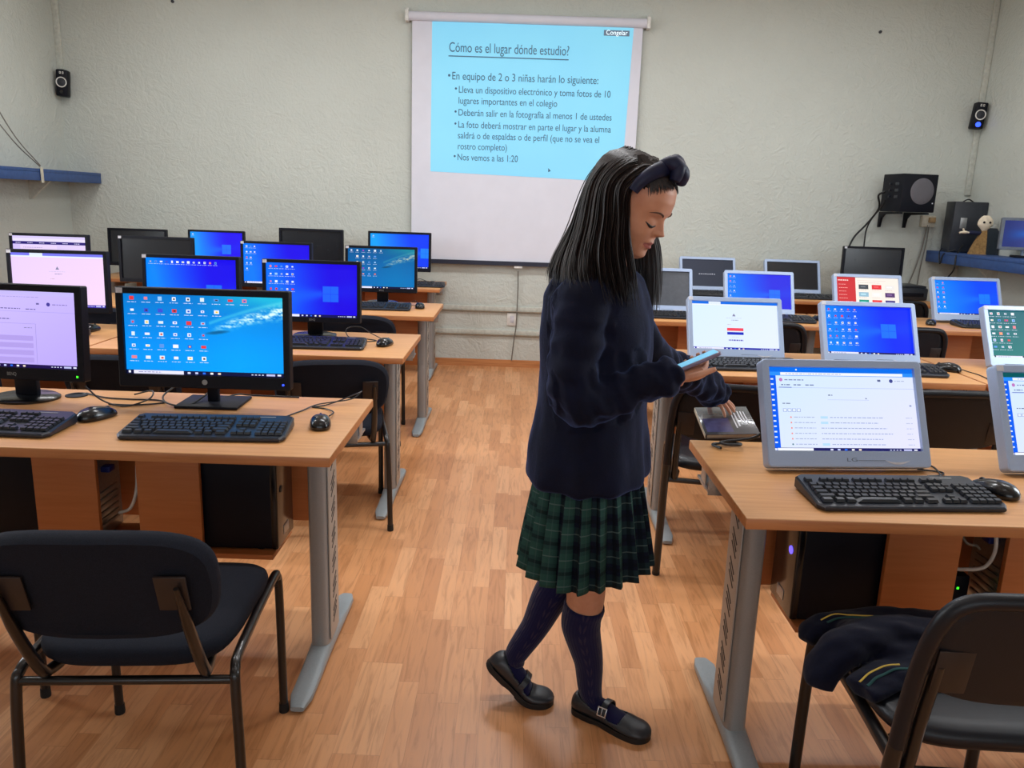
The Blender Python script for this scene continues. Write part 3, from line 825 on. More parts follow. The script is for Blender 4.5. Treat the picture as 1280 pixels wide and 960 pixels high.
def art_swimmer(w, h, seed=1, cols=(6, 6, 6, 6, 6, 6, 2, 1, 1), dark=1.0):
    A = Art(w, h); rnd = random.Random(seed)
    def f(u, v):
        c = mix3((2, 116, 200), (0, 150, 252), min(1, v * 1.2 + .1))
        c = mix3(c, (0, 168, 255), max(0, 1 - abs(u - .72) * 2.2) * v * .8)
        n = mnoise.noise(Vector((u * 5, v * 12, 1.3))) * .5 + .5
        c = mix3(c, (40, 205, 226), max(0, (u - .42) * 1.8) * max(0, 1 - v * 4.2) * (0.55 + n * .7))
        # bright water trail
        ln = .43 - .50 * (u - .55) - .04 * math.sin((u - .55) * 5)
        if u > .53:
            d = (v - ln) / (.035 + .09 * (u - .53))
            t = math.exp(-d * d) * max(0, .42 + 1.1 * mnoise.noise(Vector((u * 20 + v * 14, v * 44, 4))) + .9 * mnoise.noise(Vector((u * 60, v * 90, 7))))
            c = mix3(c, (225, 255, 252), min(1, 1.35 * t) * min(1, (u - .53) * 7))
            top = math.exp(-((v - (ln - .09 - .02 * u)) / .02) ** 2) * .4; c = mix3(c, (120, 235, 240), top)
        d2 = ((u - .58) / .075) ** 2 + ((v - (.455 - .25 * (u - .58))) / .022) ** 2
        if d2 < 1.4: c = mix3(c, (6, 96, 150), (1.4 - d2) * .8)
        return tuple(x * dark for x in c)
    A.bg(f, 150, 90)
    icons(A, rnd, .052, .055, .088, .147, cols, .040)
    taskbar(A, rnd)
    return A

def art_blue(w, h, seed=2, cols=(6, 5), a=(0, 132, 255), b=(24, 8, 232), logo=(.70, .50), ic=.035, du=.06, task=True, dv=.14):
    A = Art(w, h); rnd = random.Random(seed)
    def f(u, v):
        t = max(0, min(1, (u - .12) / .62 + .18 * (.5 - v)))
        c = mix3(a, b, t)
        beam = math.exp(-(((v - logo[1]) - (u - logo[0]) * -.18) / (.06 + .35 * abs(u - logo[0]))) ** 2) * (1 if u < logo[0] else .3)
        c = mix3(c, (20, 130, 255), .55 * beam * max(0, min(1, u / logo[0])))
        return c
    A.bg(f, 48, 30)
    s_ = .085
    for i in range(2):
        for j in range(2):
            u = logo[0] + i * s_ * 1.03; v = logo[1] - s_ * 1.7 + j * s_ * 1.75
            A.rect(u, v, u + s_, v + s_ * 1.68, mix3(mix3(a, b, .45), (40, 140, 255), .45), 1)
    if cols: icons(A, rnd, .05, .07, du, dv, cols, ic)
    if task: taskbar(A, rnd, (16, 14, 90))
    return A

def art_mail(w, h, seed=3, top=(0, 108, 232)):
    A = Art(w, h); rnd = random.Random(seed)
    pale = lambda u, v: mix3((205, 230, 254), (226, 226, 255), u * .6 + v * .5)
    A.bg(pale, 12, 8)
    A.rect(0, 0, 1, .055, top, 1); A.rect(.19, .018, .2, .036, (230, 240, 255), 2)
    A.rect(.0, .055, 1, .10, (40, 140, 245), 1); A.rect(.085, .060, .93, .094, (238, 242, 255), 2); A.words(.12, .073, .5, .008, (150, 165, 200), rnd, 3)
    A.rect(0, .10, .052, 1, (0, 92, 238), 1)
    for k in range(13): A.rect(.016, .135 + k * .063, .034, .152 + k * .063, (220, 235, 255), 2)
    A.disc(.085, .15, .012, (190, 120, 190), 2); A.words(.11, .145, .24, .012, (120, 130, 170), rnd)
    A.rect(.75, .135, .772, .16, (90, 100, 140), 2); A.disc(.845, .15, .013, (60, 70, 140), 2); A.words(.87, .145, .94, .010, (170, 180, 205), rnd)
    for a_, b_ in ((.085, .145), (.17, .225), (.25, .31)): A.words(a_, .205, b_, .013, (110, 125, 165), rnd)
    A.rect(.06, .243, 1, .246, (150, 165, 205), 2); A.rect(.07, .238, .155, .247, (90, 110, 190), 3)
    A.words(.40, .325, .43, .012, (100, 110, 140), rnd); A.rect(.395, .385, .68, .388, (160, 170, 200), 2); A.rect(.655, .36, .665, .375, (120, 130, 150), 2)
    A.words(.085, .43, .14, .011, (110, 120, 150), rnd); A.rect(.955, .44, .97, .46, (150, 160, 190), 2)
    for k in range(4): A.rect(.085 + k * .031, .497, .111 + k * .031, .535, (120, 140, 190), 2); A.rect(.088 + k * .031, .501, .108 + k * .031, .531, (225, 235, 255), 3)
    for r in range(6):
        v = .60 + r * .064
        A.disc(.135, v, .006, (232, 150, 140) if r < 5 else (90, 130, 140), 2)
        A.words(.155, v - .006, .30, .010, (168, 180, 210), rnd)
        if r in (0, 1, 5): A.rect(.335, v - .014, .385, v + .014, (180, 218, 248), 2)
        A.words(.40 if r in (0, 1, 5) else .335, v - .006, rnd.uniform(.72, .88), .010, (160, 172, 206), rnd)
        A.words(.92, v - .006, .965, .009, (185, 192, 215), rnd)
    taskbar(A, rnd, (24, 24, 96), False, .04)
    A.rect(.03, .965, .27, .998, (240, 244, 255), 2)
    return A

def art_form(w, h, seed=4):
    A = Art(w, h); rnd = random.Random(seed)
    A.bg(lambda u, v: mix3((208, 194, 252), (186, 166, 250), u * .5 + v * .55), 14, 10)
    A.rect(0, 0, 1, .055, (196, 184, 246), 1); A.words(.3, .075, .72, .006, (150, 140, 200), rnd)
    A.rect(.0, .265, 1, .268, (150, 140, 205), 2)
    A.disc(.79, .165, .014, (70, 60, 150), 2); A.rect(.70, .15, .722, .172, (110, 100, 160), 2); A.words(.82, .160, .93, .012, (140, 125, 190), rnd)
    A.words(.35, .225, .58, .012, (110, 100, 160), rnd); A.words(.62, .228, .70, .012, (110, 100, 160), rnd)
    A.words(.38, .36, .50, .014, (120, 110, 170), rnd)
    A.rect(.08, .42, .69, .425, (165, 150, 215), 2); A.rect(.685, .42, .689, .95, (165, 150, 215), 2); A.words(.60, .47, .66, .010, (140, 130, 180), rnd)
    for r in range(4): A.rect(.08, .58 + r * .095, .665, .645 + r * .095, (176, 156, 230), 2); A.words(.1, .60 + r * .095, .22, .008, (150, 130, 200), rnd, 3)
    taskbar(A, rnd, (30, 14, 74), False, .045)
    return A

def art_signin(w, h, seed=5, tint=(214, 236, 255), tint2=(228, 236, 255), b1=(240, 70, 90), b2=(20, 40, 190), top=(20, 110, 230), bar=(26, 30, 170)):
    A = Art(w, h); rnd = random.Random(seed)
    A.bg(lambda u, v: mix3(tint, tint2, u * .6 + v * .4), 12, 8)
    A.rect(0, 0, 1, .05, top, 1); A.rect(.20, .0, .34, .05, (225, 236, 255), 2); A.rect(.0, .05, 1, .075, (232, 240, 255), 1)
    A.poly([(.47, .30), (.49, .24), (.51, .30)], (130, 130, 160), 2); A.words(.40, .335, .58, .006, (180, 180, 205), rnd); A.words(.46, .375, .54, .012, (140, 140, 170), rnd)
    A.words(.41, .47, .46, .010, (200, 170, 180), rnd)
    if b1: A.rect(.405, .545, .595, .605, b1, 2)
    if b2: A.rect(.405, .63, .595, .685, b2, 2)
    A.words(.46, .73, .54, .006, (180, 180, 200), rnd); A.words(.42, .785, .59, .028, (110, 110, 190), rnd)
    taskbar(A, rnd, bar, True)
    return A

def art_nav(w, h, seed=6):
    A = Art(w, h); rnd = random.Random(seed)
    A.bg(lambda u, v: mix3((206, 190, 250), (226, 206, 250), u), 10, 8)
    A.rect(0, .0, 1, .06, (216, 202, 252), 1); A.rect(0, .06, 1, .13, (230, 220, 255), 1); A.rect(0, .135, 1, .205, (34, 20, 110), 2)
    for k in range(6): A.words(.04 + k * .16, .165, .11 + k * .16, .014, (220, 215, 250), rnd, 3)
    A.rect(.1, .22, .6, .62, (228, 208, 248), 2); A.words(.14, .28, .4, .012, (160, 140, 190), rnd, 3); A.rect(.14, .36, .9, .9, (212, 196, 244), 3)
    taskbar(A, rnd, (30, 20, 90), False)
    return A

def art_templates(w, h, seed=7):
    A = Art(w, h); rnd = random.Random(seed)
    A.bg(lambda u, v: mix3((250, 240, 230), (248, 236, 226), u), 6, 4)
    A.rect(0, 0, .31, 1, (206, 50, 54), 1); A.words(.03, .07, .2, .03, (255, 225, 220), rnd)
    for k in range(7): A.words(.04, .20 + k * .1, rnd.uniform(.15, .28), .014, (246, 180, 175), rnd)
    A.rect(.34, .08, .8, .086, (200, 190, 185), 2); A.words(.35, .14, .7, .010, (190, 180, 175), rnd)
    cs = [(70, 76, 84), (226, 52, 58), (236, 232, 228), (150, 190, 210), (244, 240, 236), (88, 56, 110), (20, 150, 130), (230, 50, 52), (74, 62, 130)]
    for i in range(9):
        u = .36 + (i % 3) * .21; v = .20 + (i // 3) * .22
        A.rect(u, v, u + .155, v + .13, cs[i], 2); A.rect(u + .03, v + .045, u + .11, v + .075, tuple(min(255, x + 50) for x in cs[i]), 3); A.words(u, v + .15, u + .12, .010, (190, 180, 175), rnd)
    taskbar(A, rnd, (40, 30, 60), False)
    return A

def art_teal(w, h, seed=8):
    A = Art(w, h); rnd = random.Random(seed)
    A.bg(lambda u, v: mix3(mix3((0, 96, 108), (6, 120, 116), v), (20, 150, 120), max(0, u - .5)), 12, 8)
    icons(A, rnd, .055, .07, .085, .14, (6, 6, 6, 4), .05)
    taskbar(A, rnd, (10, 60, 66))
    return A

def art_dots(w, h, seed=9):
    A = Art(w, h); rnd = random.Random(seed)
    A.bg(lambda u, v: mix3((58, 62, 76), (48, 52, 64), u), 6, 4)
    for k in range(8): A.rect(.33 + k * .042, .52 - rnd.uniform(0, .015), .352 + k * .042, .545, (190, 192, 205), 2)
    return A

# ------------------------------------------------------------------ monitors
def frame_ring(b, w, h, r, inset_l, inset_r, inset_t, inset_b, y0, y1, y2, mi=0):
    """rounded frame: front at y0, sides back to y1, inner edge down to y2"""
    o = rrect_pts(0, h / 2, w, h, r, 5)
    iw, ih = w - inset_l - inset_r, h - inset_t - inset_b
    i_ = rrect_pts((inset_l - inset_r) / 2, inset_b + ih / 2, iw, ih, 0.002, 5)
    e = 0.0025
    o2 = rrect_pts(0, h / 2, w - 2 * e, h - 2 * e, max(r - e, .001), 5)
    b.loft([[(x, y1, z) for x, z in o], [(x, y0 + e, z) for x, z in o], [(x, y0, z) for x, z in o2], [(x, y0, z) for x, z in i_], [(x, y2, z) for x, z in i_]], False, mi)
    return (inset_l - inset_r) / 2, inset_b + ih / 2, iw, ih

def make_monitor(loc, rz, w, h, zb, tilt, art, style, label, tagged=True, led=None, name='computer_monitor', logo=None, off=None, group=None):
    r = empty(name, (loc[0], loc[1], DZ), rz, label, 'monitor', group)
    sil = style == 'silver'
    case = M['silver'] if sil else M['black']
    Tm = Matrix.Translation((0, 0, zb)) @ Matrix.Rotation(-tilt, 4, 'X')      # display frame: z up the panel, -y to the viewer
    if sil: il, ir, it, ib = .020, .020, .021, .044
    elif style == 'hp': il, ir, it, ib = .017, .017, .017, .034
    elif style == 'dell': il, ir, it, ib = .020, .020, .020, .036
    else: il, ir, it, ib = .016, .016, .016, .024
    k = w / .45
    b = MB(); rad = .012 if sil else .006
    cx, cz, iw, ih = frame_ring(b, w, h, rad, il * k, ir * k, it * k, ib * k, -0.010, 0.014, 0.002)
    b.rrect((0, h / 2), w, h, rad, 0.0135, 0.026); b.rrect((0, h / 2), w * .62, h * .62, .02, 0.025, 0.050, bev=.008)
    case_o = b.build('housing', case, r); case_o.matrix_local = Tm
    if art is not None:
        A = art(iw, ih); s = A.build(r, (0, 0, 0)); s.matrix_local = Tm @ Matrix.Translation((cx, 0.0015, cz))
    else:
        b = MB(); b.box((0, 0.003, 0), (iw, 0.003, ih)); s = b.build('screen', off or M['screen_off'], r, smooth=False); s.matrix_local = Tm @ Matrix.Translation((cx, 0, cz))
    if tagged:
        b = MB(); b.box((-w / 2 + .014, -0.0106, h - .011), (.020, .0012, .016)); t = b.build('paper_tag', M['tagwhite'], r); t.matrix_local = Tm
    if logo:
        lo = text_mesh('logo', logo, .014 * k, M['alu'] if not sil else M['silver_dark'], r, Matrix.Translation((-.012 * k, -0.0108, ib * k * .36)), .028 * k); lo.matrix_local = Tm
    if style == 'hp':
        b = MB(); b.lathe([(.0085, 0), (.0085, .0012)], 20, 0, Matrix.Translation((0, -.0102, ib * k * .5)) @ Matrix.Rotation(math.pi / 2, 4, 'X')); lo = b.build('logo', M['alu'], r); lo.matrix_local = Tm
    if sil:
        b = MB(); b.box((w * .13, -.0104, ib * k * .42), (w * .17, .0008, .0012))
        sm = b.build('trim_line', M['silver_dark'], r); sm.matrix_local = Tm
        b = MB(); u0, u1 = w * .21, w * .37; pts = []
        for q in range(13):
            t = q / 12; pts.append((u0 + (u1 - u0) * t, ib * k * (.44 - .26 * math.sin(math.pi * t))))
        for q in range(12, -1, -1):
            t = q / 12; pts.append((u0 + (u1 - u0) * t, ib * k * (.44 - .12 * math.sin(math.pi * t))))
        b.prism([(x, z) for x, z in pts], -.0112, -.0098); sw = b.build('power_button', M['tagwhite'], r); sw.matrix_local = Tm
    if led:
        b = MB(); b.box((w / 2 - .022, -.0106, ib * k * .45), (.006, .001, .006), .0004); l = b.build('power_light', M[led], r); l.matrix_local = Tm
    # stand
    if sil:
        back = math.sin(tilt) * h * .5
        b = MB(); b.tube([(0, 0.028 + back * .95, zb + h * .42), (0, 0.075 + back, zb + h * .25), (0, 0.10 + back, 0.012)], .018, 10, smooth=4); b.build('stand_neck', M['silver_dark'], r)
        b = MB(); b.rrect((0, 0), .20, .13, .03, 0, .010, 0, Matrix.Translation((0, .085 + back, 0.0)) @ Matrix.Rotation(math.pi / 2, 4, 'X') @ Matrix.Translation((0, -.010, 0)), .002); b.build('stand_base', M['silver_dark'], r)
    else:
        nw = .036 if style == 'hp' else .075
        b = MB(); b.box((0, .062, (zb + h * .3) / 2 + .004), (nw, .020, zb + h * .3), .004)
        b.box((0, .046, zb + h * .28), (nw, .03, .05), .004); b.build('stand_neck', M['black'], r)
        if style == 'hp':
            b = MB(); b.box((0, .06, .005), (.20, .155, .010), .004)
        else:
            b = MB(); pts = [(.105 * math.cos(2 * math.pi * q / 28), .085 * math.sin(2 * math.pi * q / 28)) for q in range(28)]
            b.loft([[(x, .05 + y, 0) for x, y in pts], [(x, .05 + y, .006) for x, y in pts], [(x * .9, .05 + y * .9, .012) for x, y in pts]])
        b.build('stand_base', M['black'] if style == 'hp' else M['black_gloss'], r)
    return r

GL, GR = 'black monitors on the left desks', 'silver monitors on the right desks'
def mon(x, y, rz, w, h, zb, tilt, art, style, label, **kw):
    return make_monitor((x, y), math.radians(rz), w, h, zb, math.radians(tilt), art, style, label, **kw)
S = math.radians
# left rows (black)
mon(-1.575, 2.42, -3, .475, .300, .075, 4, lambda w, h: art_form(w, h), 'dell', 'black monitor showing a lilac form page at the left edge of the front desk', led='green_led', logo='BENQ', group=GL, tagged=False)
mon(-.966, 2.42, 1, .535, .312, .066, 3, lambda w, h: art_swimmer(w, h), 'hp', 'black monitor with an underwater swimmer wallpaper on the front left desk', led='blue_led', group=GL)
mon(-2.205, 3.80, 3, .470, .298, .082, 3, lambda w, h: art_signin(w, h, 11, (232, 206, 250), (246, 214, 246), None, (20, 60, 220), (120, 120, 240), (60, 40, 170)), 'plain', 'black monitor with a pinkish sign-in page and blue button, second left row', group=GL)
mon(-1.555, 3.78, -1, .470, .298, .080, 3, lambda w, h: art_blue(w, h, 12, (1, 1, 1, 1, 1, 1, 1, 1, 1, 1, 1, 1, 1), logo=(.66, .62)), 'plain', 'black monitor with one row of icons, directly behind the swimmer screen', group=GL)
mon(-.980, 3.79, 0, .472, .298, .075, 3, lambda w, h: art_blue(w, h, 13, (4, 4, 4, 4, 4), logo=(.62, .56), a=(10, 110, 255), b=(28, 0, 225)), 'plain', 'black monitor with dark blue desktop at the aisle end, second left row', group=GL, logo='BENQ')
mon(-3.040, 5.17, 3, .500, .300, .082, 3, lambda w, h: art_nav(w, h), 'plain', 'black monitor with a dark navigation bar page, third left row', group=GL)
mon(-2.350, 5.18, 1, .485, .300, .086, 3, None, 'plain', 'powered-off black monitor with paper tag, third left row', group=GL)
mon(-1.565, 5.18, -1, .468, .298, .080, 3, lambda w, h: art_blue(w, h, 14, (5, 4, 2), logo=(.62, .56), a=(4, 120, 255), b=(30, 4, 230)), 'plain', 'black monitor with three columns of icons, third left row', group=GL)
mon(-.876, 5.16, 1, .466, .298, .075, 3, lambda w, h: art_swimmer(w, h, 15, (1, 3, 5, 5, 5, 1), .72), 'plain', 'black monitor with a small swimmer wallpaper at the third left row aisle end', group=GL, logo='BENQ')
mon(-3.070, 6.45, 2, .470, .298, .078, 3, None, 'plain', 'powered-off black monitor furthest left against the back wall', group=GL, tagged=False)
mon(-2.430, 6.45, 0, .455, .298, .085, 3, lambda w, h: art_blue(w, h, 16, (1,), logo=(.60, .52), a=(20, 150, 255), b=(34, 8, 235), task=False), 'plain', 'black monitor with a nearly empty blue desktop, back left row', group=GL, tagged=False)
mon(-1.665, 6.46, -1, .520, .310, .110, 3, None, 'plain', 'tall powered-off black monitor left of the projection screen', group=GL, tagged=False)
mon(-.945, 6.44, 0, .508, .315, .105, 3, lambda w, h: art_blue(w, h, 17, (1,), logo=(.86, .55), a=(16, 158, 255), b=(14, 60, 245)), 'plain', 'black monitor with a bright blue desktop below the projection screen', group=GL, tagged=False)
# right rows (silver)
ZS = .013
mon(.900, 1.990, 5, .448, .292, ZS, 25, lambda w, h: art_mail(w, h), 'silver', 'silver monitor showing an e-mail list on the front right desk', logo='LG', tagged=False, group=GR)
mon(1.545, 2.02, 5, .448, .292, ZS, 25, lambda w, h: art_mail(w, h, 21, (0, 84, 90)), 'silver', 'silver monitor cut by the right edge, page with blue side bar', logo='LG', group=GR)
mon(1.015, 3.520, 1, .435, .292, ZS, 26, lambda w, h: art_signin(w, h), 'silver', 'silver monitor with a white sign-in page, red and blue bars, second right row', group=GR)
mon(1.625, 3.510, 1, .438, .292, ZS, 26, lambda w, h: art_blue(w, h, 22, (6, 6, 6, 6, 6), logo=(.64, .50), a=(0, 126, 255), b=(0, 40, 250), du=.075, ic=.034), 'silver', 'silver monitor with five columns of icons on blue, second right row', group=GR)
mon(2.395, 3.55, 3, .440, .292, ZS, 26, lambda w, h: art_teal(w, h), 'silver', 'silver monitor with a teal desktop at the right edge', group=GR)
mon(.930, 5.10, -1, .450, .300, ZS, 24, None, 'silver', 'powered-off silver monitor right beside the face and hair of the girl', off=M['screen_off_grey'], group=GR, tagged=False)
mon(1.592, 5.10, -1, .452, .300, ZS, 24, lambda w, h: art_blue(w, h, 23, (5, 4), logo=(.66, .58), a=(0, 120, 255), b=(40, 40, 225), task=False), 'silver', 'silver monitor with two columns of icons, third right row', group=GR, tagged=False)
mon(2.312, 5.12, -1, .445, .300, ZS, 24, lambda w, h: art_templates(w, h), 'silver', 'silver monitor with a red panel and template tiles, third right row', group=GR)
mon(2.975, 5.14, 2, .462, .300, ZS, 24, lambda w, h: art_blue(w, h, 24, (6, 6), logo=(.70, .52), a=(0, 132, 255), b=(0, 70, 252), du=.09), 'silver', 'silver monitor with a bright blue desktop below the corner shelf', group=GR)
mon(1.590, 6.52, 0, .462, .300, ZS, 24, lambda w, h: art_dots(w, h), 'silver', 'silver monitor, dark with faint dots of text, back right row', group=GR, tagged=False)
mon(2.290, 6.52, -2, .455, .300, ZS, 24, None, 'silver', 'powered-off silver monitor in the middle of the back right row', group=GR, tagged=False)
mon(2.880, 6.44, -3, .480, .310, .115, 3, None, 'plain', 'powered-off black monitor below the wall subwoofer, back right row', group=GL)
# ------------------------------------------------------------------ keyboards and mice
def make_keyboard():
    r = empty('keyboard')
    W_, D_ = .458, .168
    def top(y): return .014 + .020 * (y + D_ / 2) / D_
    b = MB()
    o = [(-W_ / 2 + .012, -D_ / 2), (W_ / 2 - .012, -D_ / 2), (W_ / 2, -D_ / 2 + .02), (W_ / 2 - .006, D_ / 2 - .01), (W_ / 2 - .02, D_ / 2), (-W_ / 2 + .02, D_ / 2), (-W_ / 2 + .006, D_ / 2 - .01), (-W_ / 2, -D_ / 2 + .02)]
    b.loft([[(x * .985, y * .97, .002) for x, y in o], [(x, y, .006) for x, y in o], [(x, y, top(y) - .004) for x, y in o], [(x * .985, y * .96, top(y)) for x, y in o]])
    b.build('case', M['kb_case'], r, 25)
    k = MB()
    def key(x, y, w, d=.0155):
        z = top(y) + .0005; h = .007; a, c = w / 2, d / 2
        k.add([(x - a, y - c, z), (x + a, y - c, z), (x + a, y + c, z + .0018), (x - a, y + c, z + .0018),
               (x - a * .78, y - c * .74, z + h), (x + a * .78, y - c * .74, z + h), (x + a * .78, y + c * .72, z + h + .0014), (x - a * .78, y + c * .72, z + h + .0014)],
              [[4, 5, 6, 7], [0, 1, 5, 4], [1, 2, 6, 5], [2, 3, 7, 6], [3, 0, 4, 7]])
    p = .0188; x0 = -.212; ys = [-.058 + i * .0188 for i in range(5)]
    for i, y in enumerate(ys):
        if i == 0:
            for xx, ww in ((.010, .026), (.040, .022), (.066, .022), (.134, .106), (.203, .022), (.229, .022), (.262, .027)): key(x0 + xx, y, ww)
        else:
            off = [0, .044, .034, .030, .0][i] if i < 4 else 0
            if off: key(x0 + off / 2 - .004, y, off - .002)
            n = [0, 10, 11, 12, 14][i]; st = off + .008 if off else .008
            for j in range(n): key(x0 + st + j * p, y, .0175)
            e = x0 + st + n * p - .009
            if e < x0 + .275: key((e + x0 + .279) / 2, y, x0 + .279 - e - .001)
    yf = .045
    key(x0 + .008, yf, .0175)
    for g in range(3):
        for j in range(4): key(x0 + .045 + g * .083 + j * p, yf, .0165, .013)
    for j in range(3):
        key(x0 + .299 + j * p, yf, .0165, .013)
        for i in (3, 4): key(x0 + .299 + j * p, ys[i], .0175)
        key(x0 + .299 + j * p, ys[0], .0175)
    key(x0 + .299 + p, ys[1], .0175)
    for i in range(5):
        for j in range(4): key(x0 + .365 + j * p, ys[i], .0175)
    k.build('keys', M['kb_key'], r, smooth=False)
    b = MB(); b.box((.145, .066, top(.066) + .0004), (.055, .006, .001)); b.build('status_strip', M['grey_metal'], r)
    return r
def make_mouse():
    r = empty('computer_mouse')
    b = MB(); rings = []; n = 28
    for (k, z) in ((.90, .000), (.985, .004), (1.0, .010), (.965, .017), (.88, .0245), (.74, .031), (.52, .0355), (.26, .0378), (.05, .0385)):
        ring = []
        for j in range(n):
            a = 2 * math.pi * j / n; c, s_ = math.cos(a), math.sin(a)
            x = .0345 * k * math.copysign(abs(c) ** .85, c) * (1 - .10 * s_ - .10 * (1 - s_ * s_)); y = .062 * k * math.copysign(abs(s_) ** .9, s_)
            ring.append((x, y, z * (1 - .26 * (y + .01) / .057 if y > -.01 else 1)))
        rings.append(ring)
    b.loft(rings); b.build('body', M['black_gloss'], r)
    b = MB(); b.lathe([(.0085, -.0028), (.0095, 0), (.0085, .0028)], 16, 0, Matrix.Translation((0, .034, .0225)) @ Matrix.Rotation(math.pi / 2, 4, 'Y')); b.build('scroll_wheel', M['dark_grey'], r)
    return r
KB = make_keyboard(); KM = make_mouse()
kbs = [(-1.485, 2.135, -2, 'black keyboard below the lilac form screen at the left edge'),
       (-.857, 2.150, 3, 'black keyboard in front of the swimmer wallpaper monitor'),
       (-2.200, 3.555, 3, 'black keyboard under the pinkish sign-in screen, second left row'),
       (-1.540, 3.545, 0, 'black keyboard hidden behind the swimmer monitor, second left row'),
       (-.905, 3.555, 2, 'black keyboard at the aisle end of the second left row'),
       (-1.56, 4.90, 0, 'black keyboard under the three icon columns screen, third left row'),
       (-.875, 4.905, 1, 'black keyboard at the aisle end of the third left row'),
       (-.790, 6.330, 1, 'black keyboard below the projection screen, back left row'),
       (.935, 1.795, 4, 'black keyboard in front of the e-mail screen on the right'),
       (1.035, 3.385, 3, 'black keyboard in front of the white sign-in screen, right of the girl'),
       (1.645, 3.385, -3, 'black keyboard in front of the five icon columns screen, right side'),
       (2.43, 3.43, 3, 'black keyboard in front of the teal screen at the right edge'),
       (.955, 4.955, 0, 'black keyboard below the grey powered-off screen beside the girl'),
       (1.660, 4.955, -2, 'black keyboard below the two icon columns screen, third right row'),
       (3.03, 4.99, 2, 'black keyboard below the blue screen under the corner shelf'),
       (1.590, 6.385, 0, 'black keyboard below the dark screen with faint dots, back right row'),
       (2.370, 6.375, -1, 'black keyboard below the powered-off silver screen, back right row')]
for i, (x, y, a, lab) in enumerate(kbs):
    put(KB, i == 0, (x, y, DZ + .0005), math.radians(a), lab, 'keyboard', 'black desktop keyboards')
mice = [(-1.235, 2.265, -28, 'black mouse between the two front left keyboards'),
        (-.567, 2.262, 12, 'black mouse beside the swimmer screen keyboard, at the front left desk end'),
        (-2.045, 3.755, -10, 'black mouse right of the pinkish sign-in screen'),
        (-.600, 3.640, -15, 'black mouse at the aisle end of the second left row'),
        (-.603, 5.000, 8, 'black mouse at the aisle end of the third left row'),
        (-.675, 6.420, 20, 'black mouse on the back left desk below the projection screen'),
        (1.208, 1.862, 24, 'black mouse right of the e-mail screen keyboard'),
        (1.945, 3.475, 40, 'black mouse right of the five icon columns screen keyboard'),
        (1.955, 5.03, 30, 'black mouse at the third right row, right of the two icon columns screen'),
        (2.665, 5.02, -30, 'black mouse between the red template screen and the blue screen on the right'),
        (2.650, 6.39, 20, 'black mouse on the back right desk beside the silver powered-off screen keyboard')]
for i, (x, y, a, lab) in enumerate(mice):
    put(KM, i == 0, (x, y, DZ + .0005), math.radians(a), lab, 'mouse', 'black computer mice')

def dcable(pts, r, m, label, cat='cable'):
    """a cable lying on a desk: (x, y, lift)"""
    b = MB(); b.tube([(x, y, DZ + r + .0006 + l) for x, y, l in pts], r, 8, smooth=8)
    return tag(b.build('mouse_cable', m), label, cat, 'cables on the desks')
c = M['cable']
dcable([(-.555, 2.325, .012), (-.560, 2.40, .004), (-.60, 2.455, 0), (-.645, 2.47, .0), (-.60, 2.50, .002), (-.515, 2.545, .030), (-.505, 2.57, .032), (-.535, 2.55, .010), (-.63, 2.49, .004), (-.665, 2.42, .0), (-.70, 2.33, 0)], .0022, c, 'looped black mouse cable at the right end of the front left desk')
dcable([(-1.13, 2.585, .03), (-1.14, 2.50, .012), (-1.10, 2.44, .003), (-1.03, 2.42, .003), (-1.00, 2.49, .02), (-.99, 2.56, .04)], .003, c, 'black cable loop left of the swimmer monitor stand')
dcable([(-1.04, 2.43, 0), (-.98, 2.45, .003), (-.93, 2.57, .006), (-.88, 2.595, .0), (-.72, 2.59, .0)], .0026, c, 'black cable passing behind the swimmer monitor stand')
dcable([(-1.42, 2.55, 0), (-1.33, 2.50, 0), (-1.24, 2.49, 0), (-1.16, 2.49, 0), (-1.12, 2.46, 0), (-1.20, 2.42, 0), (-1.28, 2.42, 0)], .0026, c, 'black cable with a sharp bend right of the lilac form monitor')
dcable([(-1.36, 2.44, .05), (-1.30, 2.42, .012), (-1.22, 2.40, 0), (-1.17, 2.46, .01), (-1.19, 2.53, .02), (-1.25, 2.53, .006)], .0026, c, 'black cable loop over the grommet between the front left monitors')
dcable([(-.590, 3.697, .012), (-.62, 3.76, 0), (-.70, 3.83, .02), (-.76, 3.86, .045), (-.82, 3.83, .04), (-.80, 3.79, .004), (-.71, 3.78, 0), (-.66, 3.74, 0), (-.72, 3.70, 0), (-.84, 3.66, 0)], .0024, c, 'black looped cable beside the dark blue screen, second left row')
dcable([(-.610, 5.056, .012), (-.62, 5.12, 0), (-.66, 5.19, .02), (-.70, 5.14, 0), (-.64, 5.09, 0)], .0024, c, 'black mouse cable at the aisle end of the third left row')
dcable([(-.69, 6.475, .012), (-.72, 6.55, .01), (-.80, 6.60, .03), (-.86, 6.58, 0)], .0028, c, 'black mouse cable on the back left desk')
dcable([(1.172, 1.915, .012), (1.13, 1.95, .002), (1.145, 2.00, .0), (1.155, 2.06, .0), (1.12, 2.10, .0), (1.05, 2.12, 0)], .0022, c, 'thin dark cable running from the mouse behind the e-mail screen')
dcable([(1.10, 1.975, 0), (1.14, 1.985, 0), (1.155, 2.01, 0), (1.10, 2.03, 0)], .0022, c, 'short dark cable bend beside the lower right corner of the e-mail screen')
dcable([(.60, 2.150, .002), (.585, 2.185, .002), (.62, 2.20, .002), (.66, 2.19, .006), (.655, 2.155, .012), (.62, 2.155, .012), (.61, 2.185, .010), (.70, 2.20, .02), (.74, 2.19, .05)], .0042, c, 'thick black cable coil left of the e-mail screen')
dcable([(1.985, 3.530, .012), (2.03, 3.46, 0), (2.04, 3.38, 0), (2.025, 3.28, 0), (2.01, 3.215, 0)], .0022, c, 'dark mouse cable running to the front edge of the second right row desk')
